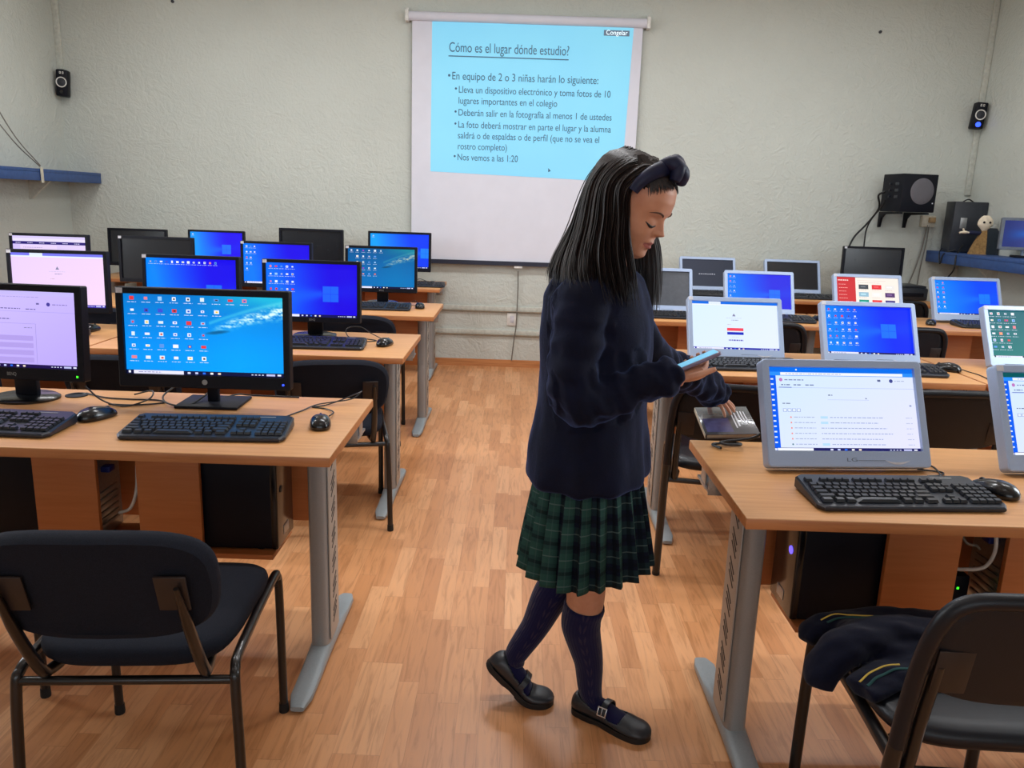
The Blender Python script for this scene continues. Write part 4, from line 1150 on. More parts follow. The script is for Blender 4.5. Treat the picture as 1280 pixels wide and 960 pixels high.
dcable([(1.925, 5.08, .012), (1.88, 5.17, 0), (1.86, 5.25, 0)], .0022, c, 'dark mouse cable beside the two icon columns screen')
u = empty('cable_connector', (1.075, 2.085, DZ + .0005), math.radians(-8), 'grey cable connector lying right of the e-mail screen', 'connector')
MB().box((0, 0, .006), (.055, .018, .012), .003).build('case', M['cable_grey'], u)
MB().box((-.034, 0, .006), (.014, .012, .006), .001).build('plug', M['alu'], u)

# a dark printer on the back right desk
pr_ = empty('printer', (3.215, 6.60, DZ + .0005), math.radians(2), 'dark grey flat printer on the back right desk beside the wall', 'printer')
MB().box((0, 0, .055), (.30, .30, .10), .014).build('body', M['dark_grey'], pr_)
MB().box((0, .01, .112), (.285, .27, .016), .006).build('lid', M['kb_case'], pr_)
MB().box((0, -.152, .05), (.22, .012, .03), .003).build('paper_slot', M['black'], pr_)

# ------------------------------------------------------------------ things on the walls
def small_speaker(loc, rz, ry, label, led):
    r = empty('wall_speaker', loc, rz, label, 'speaker', 'small wall speakers')
    r.rotation_euler = (0, ry, rz)
    b = MB(); b.box((0, 0, 0), (.088, .085, .205), .010); b.build('cabinet', M['black'], r)
    q = Matrix.Translation((0, -.043, .005)) @ Matrix.Rotation(math.pi / 2, 4, 'X')
    b = MB(); n = 32
    rings = []
    for (rr, zz) in ((.037, 0), (.0405, .003), (.0405, .006), (.033, .006), (.033, .001)):
        rings.append([(rr * math.cos(2 * math.pi * j / n), rr * math.sin(2 * math.pi * j / n), zz) for j in range(n)])
    b.loft(rings, False, 0, q); b.build('speaker_ring', M['white'], r)
    b = MB(); b.lathe([(.033, .0005), (.022, -.004 + .006), (.010, .004), (.001, .006)], 24, 0, q); b.build('speaker_cone', M['dark_grey'], r)
    b = MB(); 
    for s in (-1, 1):
        b.box((s * .010, -.0432, .078), (.012, .001, .018), .0004); b.box((s * .010, -.0437, .078), (.005, .001, .010), 0, 1)
    b.build('logo', [M['white'], M['black']], r)
    if led:
        b = MB(); b.lathe([(.020, 0), (.020, .002), (.001, .004)], 20, 0, Matrix.Translation((0, -.0425, -.070)) @ Matrix.Rotation(math.pi / 2, 4, 'X')); b.build('status_light', M['blue_led'], r)
    else:
        b = MB(); b.lathe([(.014, 0), (.014, .002), (.001, .003)], 20, 0, Matrix.Translation((0, -.0425, -.070)) @ Matrix.Rotation(math.pi / 2, 4, 'X')); b.build('bass_port', M['black_gloss'], r)
    b = MB(); b.box((0, .055, 0), (.03, .03, .05), .004); b.build('wall_mount', M['black'], r)
    return r
small_speaker((-3.735, 6.775, 2.243), math.radians(12), math.radians(4), 'small black speaker with white ring in the left corner of the back wall', False)
small_speaker((3.722, 6.768, 2.225), math.radians(-10), math.radians(5), 'small black speaker with glowing blue light in the right corner', True)

sb = empty('subwoofer', (3.165, 6.60, 1.592), math.radians(9), 'black box subwoofer with a round grey grille on the back wall', 'subwoofer')
b = MB(); b.box((0, 0, 0), (.30, .27, .295), .006); b.build('cabinet', M['black'], sb)
b = MB(); b.lathe([(.098, 0), (.102, .003), (.094, .007), (.05, .009), (.001, .0095)], 36, 0, Matrix.Translation((.02, -.135, .015)) @ Matrix.Rotation(math.pi / 2, 4, 'X')); b.build('speaker_grille', mat('grey_grille', (96, 94, 100), .7, nscale=600, namt=.3), sb)
b = MB(); b.box((.125, -.1358, -.075), (.010, .002, .010), .001); b.build('badge', M['tagwhite'], sb)
b = MB()
for k in range(3):
    b.box((-.151, -.06, .07 - k * .05), (.006, .045, .022), .003)
    b.lathe([(.008, 0), (.008, .012)], 12, 0, Matrix.Translation((-.152, .02, .07 - k * .05)) @ Matrix.Rotation(-math.pi / 2, 4, 'Y'))
b.build('connector_panel', M['dark_grey'], sb)
wb = empty('wall_bracket', (3.165, 6.84, 1.44), 0, 'black two-pronged bracket under the subwoofer', 'bracket')
for s in (-1, 1):
    b = MB(); b.prism([(-.385, .002), (0, .002), (0, -.125), (-.03, -.125), (-.05, -.05), (-.10, -.018), (-.385, -.012)], -.009, .009, 0, Matrix.Translation((s * .105, 0, 0)) @ Matrix.Rotation(math.pi / 2, 4, 'Z'), .001)
    b.build('prong', M['black'], wb)
for i, v in enumerate(wb.children): pass
def wcable(pts, r, m, label):
    b = MB(); b.tube(pts, r, 8, smooth=8)
    return tag(b.build('cable', m), label, 'cable', 'cables hanging on the walls')
wcable([(2.985, 6.63, 1.60), (2.95, 6.66, 1.57), (2.985, 6.70, 1.50), (2.99, 6.74, 1.44), (2.93, 6.78, 1.33), (2.85, 6.80, 1.22), (2.80, 6.80, 1.08)], .008, c, 'thick black cable running down from the subwoofer to the left')
wcable([(2.99, 6.62, 1.53), (2.975, 6.66, 1.46), (2.96, 6.73, 1.40), (2.945, 6.79, 1.30), (2.945, 6.80, 1.18), (2.95, 6.80, 1.05)], .006, c, 'thin black cable dropping straight below the subwoofer')
wcable([(3.455, 6.80, 1.345), (3.45, 6.81, 1.24), (3.44, 6.815, 1.12), (3.41, 6.815, .97), (3.37, 6.815, .83)], .006, M['cable_grey'], 'grey cable dropping from the wall socket towards the printer')
wcable([(3.468, 6.80, 1.345), (3.475, 6.81, 1.22), (3.46, 6.815, 1.05), (3.452, 6.815, .90), (3.45, 6.815, .83)], .005, M['cable_grey'], 'second grey cable beside the first below the wall socket')
so = empty('wall_socket', (3.462, 6.84, 1.375), 0, 'cream wall socket box with plugs right of the subwoofer', 'socket')
MB().box((0, -.022, 0), (.115, .044, .095), .008).build('box', M['ivory'], so)
MB().box((.02, -.055, .012), (.055, .03, .045), .008).build('plug', mat('tan_plug', (176, 146, 104), .5), so)

# blue shelves on the side walls
def shelf(name, x0, x1, y0, y1, zt, th, label):
    r = empty(name, ((x0 + x1) / 2, (y0 + y1) / 2, zt - th), 0, label, 'shelf')
    b = MB(); b.box((0, 0, th - .012), (x1 - x0, y1 - y0, .024), .002); b.build('board', M['blue_paint'], r)
    e = MB(); s = 1 if x0 < 0 else -1
    e.box((s * ((x1 - x0) / 2 - .012), 0, th / 2 - .012), (.022, y1 - y0, th - .024), .002); e.build('front_rail', M['blue_paint'], r)
    for k in range(2):
        y = -(y1 - y0) / 2 + (y1 - y0) * (.25 + .5 * k)
        e = MB(); e.prism([(-(x1 - x0) / 2, th - .024), ((x1 - x0) / 2 - .04, th - .024), (-(x1 - x0) / 2 + .02, th - .22), (-(x1 - x0) / 2, th - .22)], -.01, .01, 0, Matrix.Translation((0, y, 0)) @ (Matrix.Identity(4) if s > 0 else Matrix.Scale(-1, 4, (1, 0, 0))))
        e.build('bracket', M['conduit'], r)
    return r
shelf('wall_shelf', 3.50, 3.79, 4.6, 6.84, 1.135, .092, 'dark blue shelf on the right wall carrying a tower and a puppet')
shelf('wall_shelf', -3.80, -3.52, 4.6, 6.84, 1.545, .085, 'blue shelf high on the left wall near the corner')
b = MB(); b.box((-3.512, 5.98, 1.50), (.006, .03, .11), .001); tag(b.build('cable_clip', M['ivory']), 'cream strap over the rail of the left shelf', 'clip')
wcable([(-3.775, 5.35, 2.75), (-3.70, 5.55, 2.30), (-3.60, 5.80, 1.80), (-3.512, 5.97, 1.565)], .004, M['cable_grey'], 'grey cable hanging down to the left shelf, upper strand')
wcable([(-3.780, 5.40, 2.60), (-3.72, 5.60, 2.10), (-3.62, 5.82, 1.75), (-3.525, 5.985, 1.560)], .004, M['cable_grey'], 'grey cable hanging down to the left shelf, lower strand')

tw = empty('computer_tower', (3.665, 6.62, 1.1355), math.radians(-6), 'old dark grey computer tower standing on the right wall shelf', 'computer tower')
MB().box((0, 0, .205), (.255, .17, .40), .006).build('case', M['dark_grey'], tw)
MB().box((-.045, -.0855, .235), (.050, .002, .085), .001).build('sticker', M['alu'], tw)
b = MB(); b.tube([(-.05, -.03, .405), (-.01, -.03, .425), (.03, -.03, .405)], .005, 8, smooth=6); b.build('carry_loop', M['cable'], tw)
mm = empty('computer_monitor', (3.70, 5.98, 1.1355), math.radians(-16), 'small silver monitor on the right wall shelf cut by the picture edge', 'monitor')
b = MB(); cx, cz, iw, ih = frame_ring(b, .40, .235, .008, .02, .02, .02, .022, -.01, .014, .002); b.rrect((0, .1175), .40, .235, .008, .0135, .03)
o = b.build('housing', M['silver_dark'], mm); Tm = Matrix.Translation((.10, 0, .055)) @ Matrix.Rotation(math.radians(-3), 4, 'X'); o.matrix_local = Tm
A = art_blue(iw, ih, 31, (), a=(40, 50, 110), b=(70, 80, 150), logo=(.62, .45), task=False); s_ = A.build(mm, (0, 0, 0)); s_.matrix_local = Tm @ Matrix.Translation((0, .0015, cz))
MB().box((.10, .05, .05), (.06, .03, .10), .004).build('stand_neck', M['silver'], mm)
MB().box((.10, .03, .008), (.18, .14, .016), .005).build('stand_base', M['black'], mm)
# the puppet leaning by the tower
pp = empty('puppet', (3.655, 6.33, 1.1355), math.radians(-8), 'puppet with round pale face and tan robe on the right shelf', 'puppet')
pale = mat('pale_felt', (226, 212, 188), .8, bump=.2)
b = MB(); rings = []
for i in range(11):
    t = i / 10; z = .178 + .122 * t
    wd = .058 * math.sin(math.pi * (.06 + .88 * t)) ** .6 * (.55 + .45 * min(1, t * 2.6))
    rings.append([(wd * math.cos(2 * math.pi * j / 20) + .01, .026 * math.sin(2 * math.pi * j / 20) * (wd / .058) - .005, z) for j in range(20)])
b.loft(rings); b.build('head', pale, pp)
for s in (-1, 1):
    b = MB(); b.lathe([(.009, 0), (.008, .004), (.001, .006)], 12, 0, Matrix.Translation((.012 + s * .022, -.030, .248)) @ Matrix.Rotation(math.pi / 2, 4, 'X')); b.build('eye', M['black_gloss'], pp)
b = MB(); b.loft([[(-.075 + .0, -.02, .0), (.04, -.035, .0), (.045, .04, .0), (-.07, .045, .0)], [(-.045, -.02, .09), (.035, -.03, .09), (.04, .035, .09), (-.04, .04, .09)], [(.0, -.012, .185), (.028, -.015, .185), (.028, .02, .185), (.0, .02, .185)]]); b.build('robe', mat('tan_cloth', (150, 116, 70), .9, nscale=60, namt=.3), pp, 60)
b = MB(); b.loft([[(.035, -.035, 0), (.125, -.03, 0), (.125, .07, 0), (.035, .07, 0)], [(.03, -.03, .17), (.12, -.025, .17), (.12, .06, .17), (.03, .06, .17)], [(.035, -.01, .205), (.10, -.01, .205), (.10, .05, .205), (.035, .05, .205)]]); b.build('cape', mat('dark_cloth', (30, 40, 48), .9), pp, 60)
b = MB(); b.tube([(.0, .01, .16), (-.06, .0, .165), (-.12, -.01, .165)], .016, 8, smooth=4); b.build('arm', mat('navy_cloth', (24, 30, 60), .9), pp)
b = MB(); b.tube([(-.105, -.012, .165), (-.135, -.014, .168), (-.172, -.014, .163)], [.015, .019, .013], 8, flat=.6, smooth=4); b.tube([(-.14, -.014, .176), (-.15, -.015, .195)], .007, 8); b.build('hand', pale, pp)
wcable([(3.58, 6.44, 1.20), (3.53, 6.40, 1.15), (3.494, 6.36, 1.10), (3.490, 6.36, 1.00), (3.50, 6.50, .90)], .006, c, 'black cable looping over the rail of the right shelf')
wcable([(3.56, 6.50, 1.16), (3.496, 6.55, 1.12), (3.492, 6.58, 1.04), (3.496, 6.62, 1.12), (3.53, 6.66, 1.16)], .005, c, 'thin black cable loop at the far end of the right shelf')

# low wall fittings below the projection screen
sw = empty('wall_plate', (-.018, 6.84, .424), 0, 'white wall plate between the two wall conduits', 'wall plate')
MB().box((0, -.006, 0), (.088, .012, .112), .003).build('cover', M['white'], sw)
MB().box((0, -.0135, 0), (.034, .003, .06), .001).build('insert', M['tagwhite'], sw)
wcable([(.02, 6.80, .845), (.024, 6.815, .70), (.022, 6.80, .50), (.018, 6.80, .36), (.005, 6.81, .25), (-.012, 6.82, .06)], .005, M['cable_grey'], 'thin grey cord hanging below the projection screen')
for (x, z) in ((2.869, 2.85), (-2.828, 2.902)):
    b = MB(); b.lathe([(.012, 0), (.012, .012), (.006, .016)], 12, 0, Matrix.Translation((x, 6.84, z)) @ Matrix.Rotation(math.pi / 2, 4, 'X'))
    tag(b.build('wall_anchor', M['dark_grey']), 'dark screw anchor in the back wall, ' + ('upper right' if x > 0 else 'upper left of the projection screen'), 'anchor')
# ------------------------------------------------------------------ the girl
PB = Vector((0.22, 1.95, 0.0))                     # floor point under her hips
def V3(*a): return Vector(a)

def fuse(mb, voxel, it=4, fac=.5):
    """one continuous skin from overlapping closed shapes"""
    me = bpy.data.meshes.new('t'); me.from_pydata(mb.v, [], mb.f); me.update()
    b = bmesh.new(); b.from_mesh(me); bmesh.ops.recalc_face_normals(b, faces=b.faces); b.to_mesh(me); b.free()
    o = bpy.data.objects.new('t', me); C.objects.link(o)
    m = o.modifiers.new('r', 'REMESH'); m.mode = 'VOXEL'; m.voxel_size = voxel
    if it:
        s = o.modifiers.new('s', 'SMOOTH'); s.iterations = it; s.factor = fac
    out = bpy.data.meshes.new_from_object(o.evaluated_get(bpy.context.evaluated_depsgraph_get()))
    bpy.data.objects.remove(o); bpy.data.meshes.remove(me)
    return out

def link_mesh(name, me, mats, parent=None, origin=None):
    if origin is not None:
        for v in me.vertices: v.co -= origin
    me.materials.clear()
    for m in mats: me.materials.append(m)
    me.polygons.foreach_set('use_smooth', [True] * len(me.polygons)); me.update(); me.name = name
    o = bpy.data.objects.new(name, me); C.objects.link(o)
    if parent: o.parent = parent
    elif origin is not None: o.location = origin
    return o

def displace(me, fn):
    """move each vertex along its normal by fn(co, normal)"""
    n = len(me.vertices)
    nor = np.empty(n * 3); me.vertices.foreach_get('normal', nor); nor = nor.reshape(-1, 3)
    co = np.empty(n * 3); me.vertices.foreach_get('co', co); co = co.reshape(-1, 3)
    d = np.array([fn(Vector(c), Vector(q)) for c, q in zip(co, nor)])
    co = co + nor * d[:, None]
    me.vertices.foreach_set('co', co.ravel()); me.update()

# --- skin, cloth and hair surfaces
def skin_mat():
    k = N('skin'); b = k.b
    v = k.coord('Object')
    nz = k.noise(v, 22, 3)
    k.l(k.ramp(nz, [(0.3, lin4((190, 130, 100))), (0.7, lin4((206, 149, 119)))]), b.inputs['Base Color'])
    b.inputs['Roughness'].default_value = .5
    b.inputs['Subsurface Weight'].default_value = .12; b.inputs['Subsurface Radius'].default_value = (.012, .005, .003)
    k.bump(k.noise(v, 900, 2), .05, .0006)
    return k.m
def fleece_mat():
    k = N('navy_fleece'); b = k.b
    v = k.coord('Object')
    n1 = k.noise(v, 9, 4, .6); n2 = k.noise(v, 700, 2)
    k.l(k.ramp(n1, [(0.3, lin4((7, 10, 27))), (0.7, lin4((12, 17, 42)))]), b.inputs['Base Color'])
    b.inputs['Roughness'].default_value = .85; b.inputs['Specular IOR Level'].default_value = .2
    b.inputs['Sheen Weight'].default_value = .62; b.inputs['Sheen Roughness'].default_value = .3
    b.inputs['Sheen Tint'].default_value = lin4((100, 122, 180))
    k.bump(k.math('ADD', n2, k.math('MULTIPLY', k.noise(v, 120, 3), .8)), .45, .002)
    return k.m
def hair_mat():
    k = N('dark_brown_hair'); b = k.b
    v = k.coord('Object', (90, 90, 6))
    k.l(k.ramp(k.noise(v, 3, 3), [(0.3, lin4((18, 14, 14))), (0.75, lin4((48, 36, 33)))]), b.inputs['Base Color'])
    b.inputs['Roughness'].default_value = .42; b.inputs['Specular IOR Level'].default_value = .38
    return k.m
def tartan_mat():
    k = N('green_tartan'); b = k.b
    uv = k.n('ShaderNodeUVMap', uv_map='UVMap'); sep = k.n('ShaderNodeSeparateXYZ'); k.l(uv.outputs[0], sep.inputs[0])
    U, Vv = sep.outputs[0], sep.outputs[1]
    def bands(x, per, ph):
        f = k.math('FRACT', k.math('ADD', k.math('DIVIDE', x, per), ph))
        navy = k.math('MULTIPLY', k.math('GREATER_THAN', f, .52), k.math('LESS_THAN', f, .97))
        thin = k.math('LESS_THAN', k.math('ABSOLUTE', k.math('SUBTRACT', f, .25)), .022)
        dark = k.math('LESS_THAN', k.math('ABSOLUTE', k.math('SUBTRACT', f, .745)), .07)
        return navy, thin, dark
    nu, tu, du = bands(U, 1.02 / 21, .93); nv, tv, dv = bands(Vv, .072, .30)  # tartan aligned to the pleats; navy and dark bands also paint shade into folds
    g = lin4((40, 72, 66)); n_ = lin4((15, 21, 38)); dk = lin4((10, 16, 22))
    navy = k.math('ADD', k.math('MULTIPLY', nu, .72), k.math('MULTIPLY', nv, .28))
    c1 = k.mixc(navy, g, n_)
    c2 = k.mixc(k.math('MULTIPLY', k.math('MAXIMUM', du, dv), .6), c1, dk)
    c3 = k.mixc(k.math('MAXIMUM', k.math('MULTIPLY', tu, .10), k.math('MULTIPLY', tv, .42)), c2, lin4((104, 120, 116)))
    k.l(c3, b.inputs['Base Color']); b.inputs['Roughness'].default_value = .85; b.inputs['Specular IOR Level'].default_value = .15
    k.bump(k.noise(k.coord('Object'), 900, 2), .3, .001)
    return k.m
def sock_mat():
    k = N('navy_knit_sock'); b = k.b
    uv = k.n('ShaderNodeUVMap', uv_map='UVMap'); sep = k.n('ShaderNodeSeparateXYZ'); k.l(uv.outputs[0], sep.inputs[0])
    U, Vv = sep.outputs[0], sep.outputs[1]
    rib = k.math('SINE', k.math('MULTIPLY', U, 2 * math.pi * 34))
    # openwork: two zig-zag columns of small eyelets down the calf
    fu = k.math('ABSOLUTE', k.math('SUBTRACT', k.math('FRACT', k.math('MULTIPLY', U, 6.0)), .5))
    fv = k.math('FRACT', k.math('ADD', k.math('MULTIPLY', Vv, 26.0), k.math('MULTIPLY', fu, 3.2)))
    hole = k.math('MULTIPLY', k.math('LESS_THAN', k.math('ABSOLUTE', k.math('SUBTRACT', fv, .5)), .22), k.math('MULTIPLY', k.math('GREATER_THAN', fu, .06), k.math('LESS_THAN', fu, .17)))
    c = k.mixc(k.math('MULTIPLY', hole, .55), lin4((22, 20, 58)), lin4((62, 52, 66)))
    k.l(c, b.inputs['Base Color']); b.inputs['Roughness'].default_value = .9; b.inputs['Specular IOR Level'].default_value = .15
    b.inputs['Sheen Weight'].default_value = .15
    k.bump(k.math('SUBTRACT', k.math('MULTIPLY', rib, .25), hole), .5, .002)
    return k.m
M['skin'] = skin_mat(); M['fleece'] = fleece_mat(); M['hair'] = hair_mat(); M['tartan'] = tartan_mat(); M['sock'] = sock_mat()
M['lip'] = mat('lips', (160, 90, 82), .42, nscale=90, namt=.08)
M['brow'] = mat('eyebrow_hair', (84, 60, 50), .7)
M['lash'] = mat('eyelash', (18, 13, 13), .5)
M['shoe'] = mat('black_shoe_leather', (40, 42, 47), .38, spec=.5, bump=.12, bscale=260)
M['sole'] = mat('black_shoe_sole', (15, 15, 16), .55)
M['buckle'] = mat('silver_buckle', (205, 205, 210), .22, 1.0)
M['velvet'] = mat('navy_velvet_band', (12, 18, 52), .5, spec=.35, nscale=30, namt=.3)

# --- head: facing +x turned 20 degrees to the camera, bowed 28 degrees
YAW, BOW = math.radians(33), math.radians(26)
Ff = V3(math.cos(YAW) * math.cos(BOW), -math.sin(YAW) * math.cos(BOW), -math.sin(BOW))
Fr = V3(-math.sin(YAW), -math.cos(YAW), 0)             # her right, towards the camera
Fu = Fr.cross(Ff) * 1.0
if Fu.z < 0: Fu = -Fu
HC = V3(0.253, 1.925, 1.402)
def H(f, s, u): return HC + Ff * f + Fr * s + Fu * u

PROF = [  # u, front, back, half width, centre
    (.128, .004, -.014, .006, -.004), (.122, .040, -.046, .034, -.005), (.112, .066, -.070, .052, -.005), (.098, .087, -.087, .064, -.005),
    (.080, .099, -.097, .071, -.005), (.060, .1055, -.102, .0745, -.006), (.040, .1065, -.102, .0755, -.006), (.020, .1025, -.098, .0745, -.004),
    (.000, .1015, -.090, .0725, -.002), (-.020, .101, -.080, .069, .000), (-.040, .1015, -.064, .063, .004), (-.058, .100, -.046, .055, .012),
    (-.074, .0985, -.026, .045, .024), (-.087, .090, .000, .033, .038), (-.096, .074, .028, .016, .050), (-.099, .060, .044, .005, .052)]
def prof(u):
    P = PROF
    if u >= P[0][0]: return P[0][1:]
    for a, b_ in zip(P[:-1], P[1:]):
        if a[0] >= u >= b_[0]:
            t = (a[0] - u) / (a[0] - b_[0]); t = t * t * (3 - 2 * t) * .35 + t * .65
            return tuple(x + (y - x) * t for x, y in zip(a[1:], b_[1:]))
    return P[-1][1:]
def G(x, s): return math.exp(-(x / s) ** 2)
def face_bump(s, u):
    a = abs(s); d = 0.0
    # nose
    if u > -.011: A = .0015 + .0225 * max(0, min(1, (.026 - u) / .037)) ** 1.25
    else: A = .024 * max(0, 1 - (-.011 - u) / .0125) ** .8
    if u < .03: d += A * G(s, .0068 + .0042 * max(0, min(1, (.02 - u) / .03)))
    d += .0085 * G(a - .0125, .0060) * G(u + .0115, .0065)
    d -= .003 * G(a - .007, .003) * G(u + .0205, .003)
    # eyes
    d -= .0085 * G(a - .031, .015) * G(u - .014, .0115)
    d += .0075 * G(a - .032, .0105) * G(u - .0105, .0085)
    d -= .0015 * G(a - .032, .012) * G(u - .0215, .0022)
    d += .0030 * G(a - .027, .018) * G(u - .033, .0075)
    d += .0045 * G(a - .040, .018) * G(u + .018, .017)
    # mouth
    d += .0065 * G(s, .0150) * G(u + .0375, .0052) + .0070 * G(s, .0130) * G(u + .0500, .0056)
    d -= .0048 * G(s, .0190) * G(u + .0437, .0021)
    d -= .0022 * G(a - .0235, .006) * G(u + .044, .006)
    d -= .0028 * G(s, .014) * G(u + .0600, .0045)
    d -= .0012 * G(s, .003) * G(u + .029, .006)
    d += .0045 * G(s, .016) * G(u + .0770, .0095)
    return d
def head_pt(th, u, grow=0.0):
    fr, bk, w, c = prof(u)
    cs, sn = math.cos(th), math.sin(th)
    e = 2 / 2.25
    f = c + (fr - c + grow) * math.copysign(abs(cs) ** e, cs) if cs >= 0 else c + (c - bk + grow) * cs
    s = (w + grow) * math.copysign(abs(sn) ** (e if cs >= 0 else 1.0), sn)
    if cs > 0 and not grow: f += face_bump(s, u) * min(1, cs * 1.6)
    return f, s
def head_rings(grow=0.0, n=150, m=150, u0=.128, u1=-.099):
    rings = []
    for i in range(m):
        u = u0 + (u1 - u0) * i / (m - 1)
        ring = []
        for j in range(n):
            th = 2 * math.pi * j / n
            th = th - .35 * math.sin(th) * 1.0              # more samples over the face
            f, s = head_pt(th, u, grow); ring.append(tuple(H(f, s, u + (grow if i == 0 else 0))))
        rings.append(ring)
    return rings
def on_face(s, u, lift=0.0):
    lo, hi = 0.0, math.pi / 2
    for _ in range(40):
        t = (lo + hi) / 2; f, q = head_pt(t, u)
        if q < abs(s): lo = t
        else: hi = t
    f, q = head_pt((lo + hi) / 2, u)
    return H(f + lift, s, u)

# --- limbs, in room coordinates
R_SH, R_EL, R_WR = V3(.150, 1.812, 1.200), V3(.137, 1.782, .962), V3(.396, 1.812, 1.018)
L_SH, L_EL, L_WR = V3(.262, 2.085, 1.195), V3(.430, 2.215, .960), V3(.646, 2.425, .838)
R_HIP, R_KN, R_AN = V3(.200, 1.895, .78), V3(.210, 1.925, .405), V3(.247, 1.965, .085)
L_HIP, L_KN, L_AN = V3(.230, 2.010, .78), V3(.203, 2.045, .430), V3(.040, 2.038, .145)

body = MB()
body.loft(head_rings())
body.tube([H(-.012, 0, -.03), H(.006, 0, -.075), V3(.228, 1.942, 1.265), V3(.205, 1.948, 1.21)], [.052, .047, .047, .058], 24, smooth=6)
TY = math.radians(20)
TF = V3(math.cos(TY), -math.sin(TY), 0); TR = V3(-math.sin(TY), -math.cos(TY), 0)
def ring(c, a, b_, n=48, p=2.3):
    out = []
    for j in range(n):
        t = 2 * math.pi * j / n; cs, sn = math.cos(t), math.sin(t)
        out.append(tuple(c + TF * a * math.copysign(abs(cs) ** (2 / p), cs) + TR * b_ * math.copysign(abs(sn) ** (2 / p), sn)))
    return out
body.loft([ring(V3(x, 1.95, z), a, b_) for z, x, a, b_ in ((1.245, .207, .05, .06), (1.21, .204, .075, .125), (1.15, .203, .095, .14), (1.02, .205, .10, .13), (.90, .206, .095, .125), (.78, .207, .11, .145), (.70, .210, .10, .13))])
for a, b_, c_ in ((R_SH, R_EL, R_WR), (L_SH, L_EL, L_WR)):
    body.tube([a - V3(0, 0, .015), a.lerp(b_, .5) - (b_ - c_).normalized() * -.006, b_], [.036, .031, .030], 20); body.tube([b_, b_.lerp(c_, .5), c_], [.030, .027, .0215], 20)
def leg_pts(h, k, a): return [h, h.lerp(k, .5), k + V3(.004, 0, .02), k.lerp(a, .12), k.lerp(a, .34) - V3(.014, 0, 0), k.lerp(a, .7), a]
for h, k, a in ((R_HIP, R_KN, R_AN), (L_HIP, L_KN, L_AN)):
    body.tube(leg_pts(h, k, a), [.082, .070, .053, .050, .050, .036, .030], 24, smooth=5)
# hands
def finger(P, r0, r1): body.tube([Vector(p) for p in P], [r0, r0 * .97, (r0 + r1) / 2, r1, r1 * .8], 12, smooth=4)
# right hand, palm under the phone
pc = [V3(.392, 1.812, 1.016), V3(.408, 1.816, 1.020), V3(.428, 1.822, 1.025), V3(.446, 1.826, 1.031)]
body.tube(pc, [.021, .027, .030, .027], 18, flat=.52)
finger([(.440, 1.822, 1.029), (.456, 1.845, 1.033), (.466, 1.868, 1.040), (.466, 1.879, 1.055), (.460, 1.878, 1.070)], .0082, .0062)
finger([(.432, 1.828, 1.026), (.446, 1.852, 1.030), (.453, 1.874, 1.037), (.452, 1.882, 1.051), (.446, 1.880, 1.064)], .0084, .0064)
finger([(.420, 1.830, 1.022), (.431, 1.854, 1.026), (.437, 1.875, 1.032), (.437, 1.882, 1.045), (.431, 1.880, 1.056)], .0080, .0060)
finger([(.408, 1.830, 1.018), (.416, 1.852, 1.021), (.421, 1.870, 1.027), (.421, 1.877, 1.038), (.416, 1.875, 1.047)], .0072, .0054)
finger([(.402, 1.806, 1.018), (.420, 1.795, 1.024), (.438, 1.790, 1.031), (.456, 1.792, 1.038), (.472, 1.796, 1.043)], .0098, .0072)
# left hand, fingers on the book, thumb under it
body.tube([L_WR, V3(.655, 2.430, .824), V3(.660, 2.428, .810)], [.021, .026, .025], 18, flat=.55)
def book_z(x, y): return .742 + (y - 2.29) * .205 + (x - .59) * .078
for bx, by, tx, ty, r in ((.670, 2.446, .712, 2.436, .0074), (.664, 2.434, .706, 2.414, .0078), (.654, 2.420, .690, 2.396, .0074), (.644, 2.407, .668, 2.382, .0066)):
    b0 = V3(bx, by, .808); tip = V3(tx, ty, book_z(tx, ty) + .006)
    m1 = b0.lerp(tip, .42) + V3(.004, -.002, .010); m2 = b0.lerp(tip, .78) + V3(.003, -.002, .005)
    finger([b0, b0.lerp(m1, .6) + V3(0, 0, .003), m1, m2, tip], r, r * .78)
finger([(.650, 2.448, .812), (.640, 2.470, .800), (.645, 2.489, .787), (.656, 2.488, .772), (.668, 2.474, .760)], .0088, .0070)
bm_ = fuse(body, .0026, 3, .5)
me_n = len(bm_.polygons)
person = link_mesh('person', bm_, [M['skin'], M['lip']], None, PB)
mi = []
for p in bm_.polygons:
    c = p.center + PB - HC
    f, s, u = c.dot(Ff), c.dot(Fr), c.dot(Fu); k = 0
    if f > .088 and abs(s) < .024:
        t = 1 - (abs(s) / .0235) ** 2
        if -.0437 - .0105 * max(0, t) ** .6 < u < -.0437 + (.0088 * max(0, t) ** .7 - .0022 * G(s, .004)): k = 1
    mi.append(k)
bm_.polygons.foreach_set('material_index', mi)
tag(person, 'girl in navy fleece and green tartan skirt holding a phone and a book', 'person')
def child(o):
    o.parent = person; o.location = o.location - PB if o.data is None else o.location; return o
def kid(mb, name, m, ang=40):
    mb.v = [tuple(Vector(v) - PB) for v in mb.v]
    return mb.build(name, m, person, ang)
